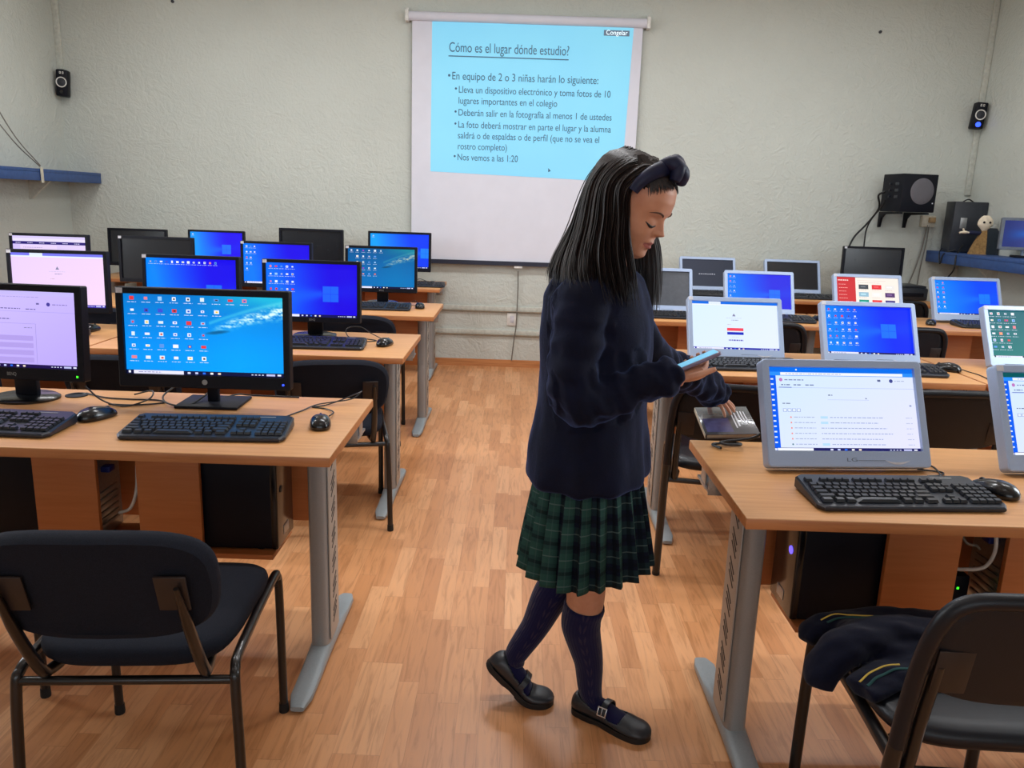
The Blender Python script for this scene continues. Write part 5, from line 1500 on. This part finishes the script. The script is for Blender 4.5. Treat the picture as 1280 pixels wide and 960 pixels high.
for s in (-1, 1):
    b = MB(); b.tube([on_face(s * y, u, .0006) for y, u in ((.0185, .0045), (.024, .0018), (.032, .0008), (.039, .0030), (.046, .0075))], [.0010, .0020, .0026, .0024, .0010], 8, smooth=5)
    kid(b, 'eyelash', M['lash'])
    b = MB(); b.tube([on_face(s * y, u, -.0002) for y, u in ((.0235, .0010), (.0285, -.0006), (.0345, -.0004), (.040, .0022))], [.0010, .0026, .0027, .0010], 10, smooth=5)
    kid(b, 'eye', mat('dark_eye', (26, 17, 14), .25))
    b = MB(); b.tube([on_face(s * y, u, .0004) for y, u in ((.014, .0285), (.022, .0335), (.032, .0365), (.041, .0350), (.050, .0300))], [.0014, .0028, .0030, .0022, .0008], 8, flat=.6, smooth=5)
    kid(b, 'eyebrow', M['brow'])

# --- jumper
sw_ = MB()
sw_.loft([ring(V3(x, 1.95, z), a, b_, 56, 2.5) for z, x, a, b_ in (
    (1.268, .214, .052, .060), (1.252, .208, .078, .105), (1.228, .204, .104, .140), (1.190, .203, .120, .158), (1.13, .206, .131, .163), (1.06, .208, .134, .160), (.98, .209, .134, .158),
    (.92, .207, .135, .160), (.85, .204, .141, .166), (.79, .203, .147, .173), (.750, .204, .151, .177), (.733, .204, .151, .177), (.721, .204, .146, .172), (.715, .204, .125, .150))])
def sleeve(P, R, folds, seed, seg=28):
    pts = spline(P, 10); n = len(pts); rings = []
    tang = [(pts[min(i + 1, n - 1)] - pts[max(i - 1, 0)]).normalized() for i in range(n)]
    a = tang[0].cross(V3(0, 1, 0)).normalized(); L = 0
    for i in range(n):
        if i: L += (pts[i] - pts[i - 1]).length
        a = (a - tang[i] * a.dot(tang[i])).normalized(); b_ = tang[i].cross(a)
        t = i / (n - 1) * (len(R) - 1); k = min(len(R) - 2, int(t)); r = R[k] + (R[k + 1] - R[k]) * (t - k)
        fl = folds(i / (n - 1)); rr = []
        for j in range(seg):
            q = 2 * math.pi * j / seg
            w = mnoise.noise(V3(L * 26 + .9 * math.sin(q + seed), math.cos(q) * 1.1 + seed, math.sin(q) * 1.1)) + .5 * mnoise.noise(V3(L * 60, math.cos(q) * 2 + seed * 3, math.sin(q) * 2))
            g = r * (1 + fl * w); rr.append(tuple(pts[i] + a * g * math.cos(q) + b_ * g * math.sin(q)))
        rings.append(rr)
    sw_.loft(rings)
sleeve([V3(.172, 1.850, 1.212), V3(.150, 1.815, 1.165), V3(.140, 1.790, 1.06), V3(.140, 1.780, .985), V3(.168, 1.778, .955), V3(.235, 1.784, .972), V3(.31, 1.795, 1.002), V3(.372, 1.806, 1.022), V3(.388, 1.809, 1.026)],
       [.062, .068, .064, .062, .058, .053, .049, .044, .043, .036], lambda t: .08 + .34 * max(0, t - .36), 1.0)
sleeve([V3(.262, 2.060, 1.205), V3(.300, 2.105, 1.13), V3(.375, 2.165, 1.01), V3(.428, 2.212, .965), V3(.52, 2.300, .920), V3(.605, 2.385, .868), V3(.646, 2.424, .836), V3(.656, 2.432, .822)],
       [.060, .058, .054, .053, .050, .048, .045, .040, .032], lambda t: .08 + .30 * max(0, t - .35), 4.0)
sm_ = fuse(sw_, .0050, 4, .5)
def sweater_fold(c, n):
    d = .0090 * mnoise.noise(V3(c.x * 8, c.y * 8, c.z * 4.5)) + .0040 * mnoise.noise(V3(c.x * 22, c.y * 22, c.z * 14))
    for a_, b_, amp in ((R_EL, R_WR, .0070), (L_EL, L_WR, .0060), (R_SH, R_EL, .0040)):
        ax = b_ - a_; L_ = ax.length; ax = ax / L_; q = (c - a_).dot(ax); w_ = c - a_ - ax * q
        if -.04 < q < L_ + .02 and w_.length < .085:
            an = math.atan2(w_.z, w_.y)
            d += amp * (1.6 * mnoise.noise(V3(q * 38 + .7 * math.sin(an), math.cos(an) * .8, math.sin(an) * .8 + amp * 900)))
    if c.z < .86: d += .0060 * math.sin(math.atan2(c.y - 1.95, c.x - .205) * 9 + 3 * mnoise.noise(V3(c.x * 5, c.y * 5, 1))) * (.86 - c.z) / .14 * .7
    return d
displace(sm_, sweater_fold)
o = link_mesh('jumper', sm_, [M['fleece']], person, PB)

# --- pleated skirt with uv for the tartan
def skirt():
    NP, PER = 21, 12
    nu = NP * PER; nv = 26; vs = []; uv = []; fs = []
    for i in range(nv + 1):
        v = i / nv; z = .755 + (.478 - .755) * v
        a = .126 + .036 * v ** .8 ; b_ = .151 + .034 * v ** .8
        cx = .208 + .004 * v
        for j in range(nu):
            ph = (j % PER) / PER; th = 2 * math.pi * j / nu + .12 * v * 0
            # knife pleat: flat face, then a quick return under the next one
            face = (ph / .62) ** .7 if ph < .62 else 1 - (ph - .62) / .38
            off = (.010 + .034 * v) * (face - .5)
            sway = .012 * v * v * mnoise.noise(V3(math.cos(th) * 1.6, math.sin(th) * 1.6, 2.2 + v * .6))
            sh = (.0 if ph < .62 else -.5 * (ph - .62) / .38) * 2 * math.pi / NP * .5
            t2 = th + sh
            p = V3(cx, 1.953, z) + TF * (a + off + sway) * math.cos(t2) + TR * (b_ + off + sway) * math.sin(t2)
            p.z += .008 * v * math.sin(th * 2 + 1.0) + .010 * v * (face - .5)
            vs.append(tuple(p - PB)); uv.append(((j / nu) * 1.02, -v * .31))
    for i in range(nv):
        for j in range(nu):
            fs.append([i * nu + j, i * nu + (j + 1) % nu, (i + 1) * nu + (j + 1) % nu, (i + 1) * nu + j])
    me = bpy.data.meshes.new('skirt'); me.from_pydata(vs, [], fs); me.materials.append(M['tartan'])
    ul = me.uv_layers.new(name='UVMap')
    for p in me.polygons:
        us = [uv[v] for v in p.vertices]; wrap = max(u for u, _ in us) - min(u for u, _ in us) > .5
        for li, (u, w) in zip(p.loop_indices, us): ul.data[li].uv = (u + (1.02 if wrap and u < .5 else 0), w)
    me.polygons.foreach_set('use_smooth', [True] * len(me.polygons)); me.set_sharp_from_angle(angle=math.radians(50))
    o = bpy.data.objects.new('pleated_skirt', me); C.objects.link(o); o.parent = person
    s = o.modifiers.new('thickness', 'SOLIDIFY'); s.thickness = .003
    return o
skirt()

# --- socks and shoes
def sock(k, a, toe_dir, top_r, up0):
    """knee sock from just under the knee down into the shoe"""
    P = spline([k.lerp(a, up0), k.lerp(a, .34) - V3(.014, 0, 0), k.lerp(a, .7), a, a + toe_dir * .02 - V3(0, 0, .042)], 9)
    R = [top_r, .0535, .040, .033, .024]
    n = len(P); nu = 36; vs = []; uv = []; fs = []; L = 0
    tang = [(P[min(i + 1, n - 1)] - P[max(i - 1, 0)]).normalized() for i in range(n)]
    x = tang[0].cross(V3(0, 1, 0)).normalized()
    for i in range(n):
        if i: L += (P[i] - P[i - 1]).length
        x = (x - tang[i] * x.dot(tang[i])).normalized(); y = tang[i].cross(x)
        t = i / (n - 1) * (len(R) - 1); q = min(len(R) - 2, int(t)); r = R[q] + (R[q + 1] - R[q]) * (t - q)
        if i == 0: r -= .001
        if i in (1, 2): r += .0012
        for j in range(nu):
            th = 2 * math.pi * j / nu
            vs.append(tuple(P[i] + x * r * math.cos(th) + y * r * math.sin(th) - PB)); uv.append((j / nu, L))
    for i in range(n - 1):
        for j in range(nu): fs.append([i * nu + j, i * nu + (j + 1) % nu, (i + 1) * nu + (j + 1) % nu, (i + 1) * nu + j])
    me = bpy.data.meshes.new('sock'); me.from_pydata(vs, [], fs); me.materials.append(M['sock'])
    ul = me.uv_layers.new(name='UVMap')
    for p in me.polygons:
        us = [uv[v] for v in p.vertices]; wrap = max(u for u, _ in us) - min(u for u, _ in us) > .5
        for li, (u, w) in zip(p.loop_indices, us): ul.data[li].uv = (u + (1 if wrap and u < .5 else 0), w)
    me.polygons.foreach_set('use_smooth', [True] * len(me.polygons))
    o = bpy.data.objects.new('sock', me); C.objects.link(o); o.parent = person
    s = o.modifiers.new('thickness', 'SOLIDIFY'); s.thickness = .003; s.offset = -1
    return o

def foot_shape(t, grow=0.0):
    """half width, instep height, centre shift of the foot at t (0 heel .. 1 toe)"""
    w = [.028, .030, .0305, .0305, .029, .0305, .034, .0375, .0385, .037, .034]
    h = [.060, .064, .068, .072, .069, .061, .050, .041, .036, .034, .032]
    q = t * 10; i = min(9, int(q)); g = q - i; sm = g * g * (3 - 2 * g) * .5 + g * .5
    k = 1.0
    if t > .84: k = math.sqrt(max(.02, 1 - ((t - .84) / .162) ** 2))
    if t < .10: k = math.sqrt(max(.05, 1 - ((.10 - t) / .104) ** 2))
    return (w[i] + (w[i + 1] - w[i]) * sm + grow) * k, (h[i] + (h[i + 1] - h[i]) * sm + grow) * (.55 + .45 * k)
def shoe(M4, buckle_side, L=.238, bend=0.0):
    """mary-jane: sole, upper with open instep, strap and square buckle, plus the socked foot inside"""
    root_parts = []
    def bendz(y, z):
        # toes stay flat while the heel lifts
        if not bend: return y, z
        y0, Lb = .185, .055
        if y >= y0: return y, z
        d = y0 - y; R_ = Lb / bend; a = min(bend, d / R_)
        q = max(0, d - Lb)
        return y0 - R_ * math.sin(a) - q * math.cos(a) + z * math.sin(a), R_ * (1 - math.cos(a)) + q * math.sin(a) + z * math.cos(a)
    def place(b, name, m, ang=40):
        out = []
        for v in b.v:
            y, z = bendz(v[1], v[2]); out.append(tuple(M4 @ V3(v[0], y, z) - PB))
        b.v = out; return b.build(name, m, person, ang)
    n, nu = 44, 40
    def section(t, grow, zmax=None):
        w, h = foot_shape(t, grow); y = t * L
        sk = .004 * math.sin(math.pi * t)
        r = []
        for j in range(nu):
            a = 2 * math.pi * j / nu; c, s_ = math.cos(a), math.sin(a)
            x = w * math.copysign(abs(c) ** .75, c); z = .012 + (h - .012) / 2 + (h - .012) / 2 * math.copysign(abs(s_) ** .8, s_)
            r.append((x * (1 - .18 * max(0, s_)) + sk, y, z))
        return r
    b = MB(); b.loft([section(i / n, -.003) for i in range(n + 1)]); place(b, 'sock_foot', M['sock'])
    # upper: keep only what lies below the opening line
    b = MB(); vs = []; fs = []
    for i in range(n + 1): vs += section(i / n, .0015)
    def open_h(t):
        if t < .62: return .066 - .020 * min(1, t / .34) ** 1.2 - .012 * max(0, min(1, (t - .40) / .14))
        return .034 + 2.2 * max(0, t - .66)
    for i in range(n):
        tm = (i + .5) / n
        for j in range(nu):
            q = [i * nu + j, i * nu + (j + 1) % nu, (i + 1) * nu + (j + 1) % nu, (i + 1) * nu + j]
            if min(vs[v][2] for v in q) < open_h(tm): fs.append(q)
    for i in range(n + 1):
        for j in range(nu):
            x, y, z = vs[i * nu + j]; oh = open_h(i / n)
            if z > oh: vs[i * nu + j] = (x, y, oh)
    fs.append(list(range(n * nu, n * nu + nu))); fs.append(list(range(nu))[::-1])
    b.add(vs, fs); up = place(b, 'shoe', M['shoe'], 60)
    s = up.modifiers.new('thickness', 'SOLIDIFY'); s.thickness = .003; s.offset = 0
    def sub(b, name, m, ang=40):
        o = place(b, name, m, ang); o.parent = up; return o
    # sole with a small heel
    ol = []
    for k in range(60):
        t = k / 59; w, h = foot_shape(t); ol.append((w * .98 + .002 + .004 * math.sin(math.pi * t), t * L))
    out = [(x + 0, y) for x, y in ol] + [(-x + .008 * math.sin(math.pi * y / L), y) for x, y in ol[::-1]]
    b = MB(); b.loft([[(x, y, .0 if (y < .075 or y > .12) else .003) for x, y in out], [(x * 1.02, y, .008) for x, y in out], [(x, y, .017) for x, y in out]]); sub(b, 'sole', M['sole'])
    # strap over the instep
    t0 = .46; w, h = foot_shape(t0, .003); y = t0 * L; r1 = []; r2 = []
    b = MB(); rings = []
    for q in range(19):
        a = math.pi * (q / 18 * 1.10 - .05); c, s_ = math.cos(a), math.sin(a)
        x = w * math.copysign(abs(c) ** .75, c) * (1 - .18 * max(0, s_)) + .004; z = .012 + (h - .012) / 2 + (h - .012) / 2 * math.copysign(abs(s_) ** .8, s_)
        nx, nz = c, s_
        rings.append([(x, y - .0085, z), (x, y + .0085, z), (x + nx * .003, y + .0085, z + nz * .003), (x + nx * .003, y - .0085, z + nz * .003)])
    b.loft(rings); sub(b, 'strap', M['shoe'], 30)
    if buckle_side:
        a = math.radians(22 if buckle_side > 0 else 158); c, s_ = math.cos(a), math.sin(a)
        x = w * math.copysign(abs(c) ** .75, c) * (1 - .18 * max(0, s_)) + .004; z = .012 + (h - .012) / 2 + (h - .012) / 2 * math.copysign(abs(s_) ** .8, s_)
        b = MB(); Q = Matrix.Translation((x + c * .0045, y, z + s_ * .0045)) @ Matrix.Rotation(math.pi / 2 - a if buckle_side > 0 else math.pi / 2 - a, 4, 'Y')
        for (dx, dy, sx, sy) in ((-.011, 0, .0038, .028), (.011, 0, .0038, .028), (0, -.012, .026, .0038), (0, .012, .026, .0038)): b.box((dx, dy, 0), (sx, sy, .003), .001, 0, Q)
        b.box((0, 0, .001), (.022, .0022, .002), .0005, 0, Q)
        sub(b, 'buckle', M['buckle'])
    return up
sock(R_KN, R_AN, V3(.8, -.5, 0), .0545, .13)
sock(L_KN, L_AN, V3(-.1, 0, .3), .0545, .02)
# standing foot: heel (.205,1.995), toe towards the lower right of the picture
hx, hy = .206, 1.998; tx, ty = .396, 1.868
ang = math.atan2(ty - hy, tx - hx)
shoe(Matrix.Translation((hx, hy, 0)) @ Matrix.Rotation(ang - math.pi / 2, 4, 'Z'), 1)
# trailing foot: toe on the floor, heel lifted
hx, hy = -.085, 2.055; tx, ty = .150, 2.015
ang = math.atan2(ty - hy, tx - hx)
shoe(Matrix.Translation((tx - .238 * math.cos(ang), ty - .238 * math.sin(ang), 0)) @ Matrix.Rotation(ang - math.pi / 2, 4, 'Z'), 0, bend=math.radians(42))

# --- hair: an under-cap on the scalp and many hanging locks
rnd = random.Random(7)
cap = MB(); n, m = 72, 40; vs = []; fs = []; keep = {}
for i in range(m):
    u = .1288 + (-.075 - .1288) * i / (m - 1)
    for j in range(n):
        th = 2 * math.pi * j / n; f, s = head_pt(th, min(u, .128), .0012); vs.append((tuple(H(f, s, u)), f, s, u))
def scalp(f, s, u): 
    if f > .035: return u > .098 + .02 * (f - .035) / .06 - .035 * max(0, abs(s) - .035) / .03
    return f < .030 - .25 * max(0, -u)
for i in range(m - 1):
    for j in range(n):
        q = [i * n + j, i * n + (j + 1) % n, (i + 1) * n + (j + 1) % n, (i + 1) * n + j]
        if all(scalp(*vs[v][1:]) for v in q): fs.append(q)
fs.append(list(range(n))[::-1])
cap.add([v[0] for v in vs], fs, 1)
guides = [  # each: five to seven points from the crown to the tip, from the near temple round the back to the far temple
    [H(.070, .010, .1150), H(.050, .055, .108), H(.030, .082, .060), V3(.250, 1.836, 1.385), V3(.252, 1.832, 1.335), V3(.268, 1.822, 1.255), V3(.284, 1.812, 1.165)],
    [H(.045, .008, .1250), H(.018, .062, .108), H(.004, .087, .055), V3(.228, 1.832, 1.375), V3(.226, 1.822, 1.310), V3(.238, 1.802, 1.235), V3(.250, 1.792, 1.170)],
    [H(.018, .006, .1305), H(-.012, .064, .106), H(-.026, .085, .045), V3(.196, 1.838, 1.370), V3(.188, 1.815, 1.300), V3(.196, 1.788, 1.235), V3(.215, 1.770, 1.180)],
    [H(-.010, .004, .1310), H(-.044, .058, .100), H(-.060, .075, .035), V3(.162, 1.858, 1.360), V3(.148, 1.825, 1.290), V3(.150, 1.785, 1.240), V3(.175, 1.760, 1.195)],
    [H(-.032, .003, .1285), H(-.070, .045, .092), H(-.088, .055, .025), V3(.138, 1.892, 1.350), V3(.118, 1.855, 1.285), V3(.112, 1.810, 1.245), V3(.118, 1.785, 1.205)],
    [H(-.046, .001, .1240), H(-.088, .024, .082), H(-.104, .028, .012), V3(.126, 1.935, 1.345), V3(.100, 1.915, 1.285), V3(.086, 1.885, 1.245), V3(.084, 1.875, 1.205)],
    [H(-.050, -.004, .1225), H(-.092, -.012, .078), H(-.107, -.014, .008), V3(.130, 1.985, 1.340), V3(.100, 1.985, 1.280), V3(.086, 1.975, 1.235), V3(.088, 1.965, 1.185)],
    [H(-.036, -.005, .1270), H(-.078, -.046, .088), H(-.090, -.058, .020), V3(.158, 2.030, 1.340), V3(.140, 2.050, 1.270), V3(.130, 2.060, 1.220), V3(.132, 2.060, 1.170)],
    [H(-.008, -.005, .1310), H(-.040, -.062, .100), H(-.050, -.080, .035), V3(.212, 2.045, 1.345), V3(.220, 2.070, 1.270), V3(.240, 2.078, 1.210), V3(.262, 2.070, 1.150)],
    [H(.030, -.006, .1290), H(.012, -.064, .106), H(.000, -.086, .050), V3(.300, 2.035, 1.385), V3(.322, 2.042, 1.310), V3(.332, 2.040, 1.220), V3(.330, 2.030, 1.135)],
    [H(.066, -.008, .1170), H(.048, -.056, .106), H(.034, -.082, .055), V3(.326, 2.000, 1.385), V3(.352, 1.998, 1.310), V3(.364, 1.992, 1.215), V3(.362, 1.985, 1.125)]]
Gs = [spline(g, 6) for g in guides]
def lock(g, layer, amp, r):
    i = min(len(Gs) - 2, int(g)); t = g - i
    A_, B_ = Gs[i], Gs[i + 1]; n_ = len(A_); ph = rnd.uniform(0, 6.28); cut = rnd.uniform(.84, 1.0); pts = []; jr = rnd.uniform(-.022, .012)
    ox, oy = rnd.gauss(0, amp), rnd.gauss(0, amp)
    for k in range(n_):
        q = k / (n_ - 1)
        p = A_[k].lerp(B_[k], t) + Ff * (jr * max(0, 1 - q * 5))
        ctr = HC.lerp(V3(.215, 1.95, p.z), min(1, q * 1.5))
        d = (p - ctr); 
        p = ctr + d * (1 - layer * (.35 + .65 * min(1, q * 2)))
        p += V3(ox, oy, 0) * q + V3(math.sin(q * 7 + ph), math.cos(q * 6 + ph), 0) * .0022 * q
        # stay outside the skull
        l = p - HC; f, s, u = l.dot(Ff), l.dot(Fr), l.dot(Fu)
        if -.07 < u < .12:
            fr, bk, w, c = prof(u); aa = (fr - c if f > c else c - bk) + .006; e = math.sqrt(((f - c) / aa) ** 2 + (s / (w + .006)) ** 2)
            if e < 1 and e > .05: p += (Ff * (f - c) + Fr * s) * (1 / e - 1)
        elif .12 <= u < .130 and abs(s) < .02 and abs(f + .004) < .02: p += Fu * (.130 - u)
        pts.append(p)
    m_ = max(4, int(n_ * cut)); pts = pts[:m_]
    cap.tube(pts, [r * .75, r, r, r * .9, r * .7, r * .18], 6, flat=.55)
for k in range(1000): lock(rnd.uniform(0, len(Gs) - 1), rnd.uniform(.0, .11), .007, rnd.uniform(.0018, .0032))
for k in range(140): lock(rnd.uniform(0, len(Gs) - 1), rnd.uniform(-.018, .02), .010, rnd.uniform(.0010, .0018))
for k in range(90): lock(rnd.uniform(9.0, 10.0), rnd.uniform(-.02, .10), .008, rnd.uniform(.0022, .0034))
for k in range(110): lock(rnd.uniform(0, 3.2), rnd.uniform(-.02, .05), .012, rnd.uniform(.0020, .0034))
# short hair combed back from the forehead to the band
for k in range(420):
    s = rnd.uniform(-.064, .064); u0 = .0965 - 8.0 * s * s + rnd.uniform(-.004, .010)
    P = []
    for q in range(6):
        t = q / 5; uu = u0 + (.128 - u0) * t * .92; ff, _ = head_pt(0, uu, .004)
        w = prof(uu)[2]; sc = math.sqrt(max(.05, 1 - (s / (w + .006)) ** 2)) if abs(s) < w + .006 else .22
        P.append(H(prof(uu)[3] + (ff - prof(uu)[3]) * sc + .003 - .01 * t, s * (1 - .1 * t), uu + .004 * t))
    cap.tube(P, [.0002, .0010, .0016, .0018], 5, flat=.6)
hair = kid(cap, 'hair', [M['hair'], mat('scalp_hair', (22, 17, 16), .8, spec=.15)], 60)

# --- padded headband with a knot on top
hb = MB(); P = []; rad = []
for q in range(25):
    a = math.radians(-82 + 164 * q / 24)
    P.append(H(.056 - .020 * abs(math.sin(a)) ** 2, .083 * math.sin(a), .048 + .080 * math.cos(a)))
    rad.append(.011 + .006 * math.cos(a) ** 2)
hb.tube(P, rad, 16, flat=1.15)
o_ = kid(hb, 'headband', M['velvet'])
kb_ = MB()
kb_.tube([H(.048, -.020, .126), H(.062, -.004, .143), H(.082, .012, .134), H(.090, .020, .112)], [.012, .021, .020, .012], 14, smooth=4)
kb_.tube([H(.044, .024, .127), H(.066, .018, .142), H(.090, .000, .130), H(.094, -.014, .110)], [.012, .020, .019, .012], 14, smooth=4)
kb_.v = [tuple(Vector(v) - PB) for v in kb_.v]; kn = kb_.build('knot', M['velvet'], o_)

# --- phone and book (held, each a thing of its own)
ph_ax = V3(.90, .0, .43).normalized(); ph_n = V3(-.43, .10, .90).normalized(); ph_w = ph_n.cross(ph_ax).normalized()
Mp = Matrix(((ph_ax.x, ph_w.x, ph_n.x, .424), (ph_ax.y, ph_w.y, ph_n.y, 1.838), (ph_ax.z, ph_w.z, ph_n.z, 1.047), (0, 0, 0, 1)))
phone = empty('phone', (0, 0, 0), 0, 'phone with a lit pale blue screen in the right hand of the girl', 'phone'); phone.matrix_world = Mp
b = MB(); b.prism(rrect_pts(0, 0, .138, .068, .009), -.0042, .0042, 0, Matrix.Rotation(math.pi / 2, 4, 'X'), .0015); b.build('case', mat('pinkish_phone_case', (120, 104, 130), .35), phone)
b = MB(); b.prism(rrect_pts(0, 0, .128, .060, .006), -.0052, -.0040, 0, Matrix.Rotation(math.pi / 2, 4, 'X')); 
b.v = [(x, y, -z if z < 0 else z) for x, y, z in b.v]
b.build('screen', emis('phone_screen', (92, 176, 214), .6), phone)
bx = empty('book', (.59, 2.29, .732), 0, 'grey covered book held under the left hand of the girl behind the desk edge', 'book')
A0, A1, A2 = V3(.59, 2.29, .742), V3(.752, 2.285, .752), V3(.579, 2.47, .779)
ex = (A1 - A0).normalized(); ey0 = (A2 - A0); ey = (ey0 - ex * ey0.dot(ex)).normalized(); ez = ex.cross(ey)
org = A0 - ez * .016
Mb = Matrix(((ex.x, ey.x, ez.x, org.x), (ex.y, ey.y, ez.y, org.y), (ex.z, ey.z, ez.z, org.z), (0, 0, 0, 1)))
bx.matrix_world = Mb
BW, BH = .163, .185
MB().box((BW / 2 + .002, BH / 2, .008), (BW - .004, BH - .006, .0115), 0).build('pages', mat('page_edges', (190, 178, 152), .8), bx)
cov = mat('grey_book_cover', (76, 76, 80), .22, coat=.4, nscale=20, namt=.15)
MB().box((BW / 2, BH / 2, .0148), (BW, BH, .0024), .0008).build('cover', cov, bx)
MB().box((BW / 2, BH / 2, .0012), (BW, BH, .0024), .0008).build('cover', cov, bx)
MB().box((-.0008, BH / 2, .008), (.0022, BH, .0136), .0008).build('spine', mat('beige_spine', (168, 160, 142), .5), bx)
b = MB()
for (x0, y0, y1, w_) in ((.104, .040, .135, .004), (.114, .050, .140, .005), (.126, .062, .152, .0035), (.135, .064, .150, .0035), (.144, .066, .148, .003)): b.box((x0, (y0 + y1) / 2, .0162), (w_, y1 - y0, .0006))
b.build('lettering', mat('white_print', (214, 214, 220), .5), bx)
b = MB(); b.box((.048, .060, .0161), (.080, .090, .0004)); b.build('cover_reflection', mat('violet_reflection', (84, 82, 120), .2, coat=.5, nscale=30, namt=.3), bx)  # bluish reflection on the glossy cover, painted as a violet patch

# ------------------------------------------------------------------ the jumper left on the right-hand chair
J = MB()
def flat_tube(P, R, fl, seg=20): J.tube([V3(*p) for p in P], R, seg, flat=fl, smooth=6)
def blob(c, a, b_, h, n=28, m=10):
    J.loft([[(c[0] + a * math.sin(math.pi * (.03 + .94 * i / m)) ** .55 * math.cos(2 * math.pi * j / n), c[1] + b_ * math.sin(math.pi * (.03 + .94 * i / m)) ** .55 * math.sin(2 * math.pi * j / n), c[2] - h * math.cos(math.pi * (.03 + .94 * i / m))) for j in range(n)] for i in range(m + 1)])
blob((.955, 1.540, .502), .215, .120, .030)
blob((.87, 1.545, .505), .15, .10, .028)
flat_tube([(.99, 1.61, .505), (.85, 1.615, .508), (.745, 1.612, .500), (.690, 1.600, .482), (.672, 1.588, .462)], [.040, .038, .036, .034, .026], .55)
flat_tube([(.93, 1.54, .520), (.83, 1.535, .520), (.75, 1.515, .512), (.70, 1.495, .494), (.668, 1.482, .462), (.660, 1.474, .430)], [.050, .052, .050, .046, .042, .036], .62)
flat_tube([(.98, 1.47, .505), (.88, 1.455, .502), (.79, 1.430, .490), (.712, 1.398, .470)], [.050, .052, .048, .040], .42)
flat_tube([(.90, 1.50, .525), (1.02, 1.46, .530), (1.12, 1.44, .520), (1.17, 1.44, .50)], [.040, .045, .045, .035], .5)
jm = fuse(J, .0048, 4, .5)
def cloth_fold(c, n):
    w = mnoise.noise(V3(c.x * 9, c.y * 26 + c.x * 8, c.z * 14)); return .0075 * w + .003 * mnoise.noise(V3(c.x * 30, c.y * 50, c.z * 30))
displace(jm, cloth_fold)
JO = V3(.93, 1.53, .478)
for v in jm.vertices: v.co.z += .010
jmat = mat('navy_knit', (7, 10, 30), .92, spec=.15, sheen=.08, nscale=200, namt=.25, bump=.35, bscale=700)
jo = link_mesh('draped_jumper', jm, [jmat], None, JO)
tag(jo, 'navy school jumper with yellow and green trim lying on the black chair', 'jumper')
from mathutils.bvhtree import BVHTree
bv = BVHTree.FromPolygons([v.co + JO for v in jm.vertices], [p.vertices[:] for p in jm.polygons])
def stripe(xy, name, m, r, dy=0):
    P = []
    for x, y in spline([V3(a, b_, 0) for a, b_ in xy], 5) and [(q.x, q.y) for q in spline([V3(a, b_, 0) for a, b_ in xy], 5)]:
        h = bv.ray_cast(V3(x, y + dy, 1.0), V3(0, 0, -1))
        if h[0]: P.append(h[0] + V3(0, 0, .0008) - JO)
    if len(P) > 2:
        b = MB(); b.tube(P, r, 8, flat=.5); b.build(name, m, jo)
my = mat('yellow_trim', (190, 160, 66), .8); mg = mat('green_trim', (10, 60, 60), .85)
stripe([(.705, 1.600), (.745, 1.606), (.79, 1.592), (.84, 1.592), (.885, 1.585)], 'yellow_stripe', my, .0022)
stripe([(.715, 1.590), (.75, 1.594), (.79, 1.580), (.84, 1.580), (.88, 1.574)], 'green_stripe', mg, .0032)
stripe([(.712, 1.405), (.735, 1.418), (.765, 1.428), (.80, 1.43)], 'yellow_stripe', my, .0022)
stripe([(.722, 1.392), (.745, 1.405), (.78, 1.414), (.82, 1.416)], 'green_stripe', mg, .0032)
stripe([(1.06, 1.45), (1.10, 1.44), (1.14, 1.438)], 'green_stripe', mg, .004)
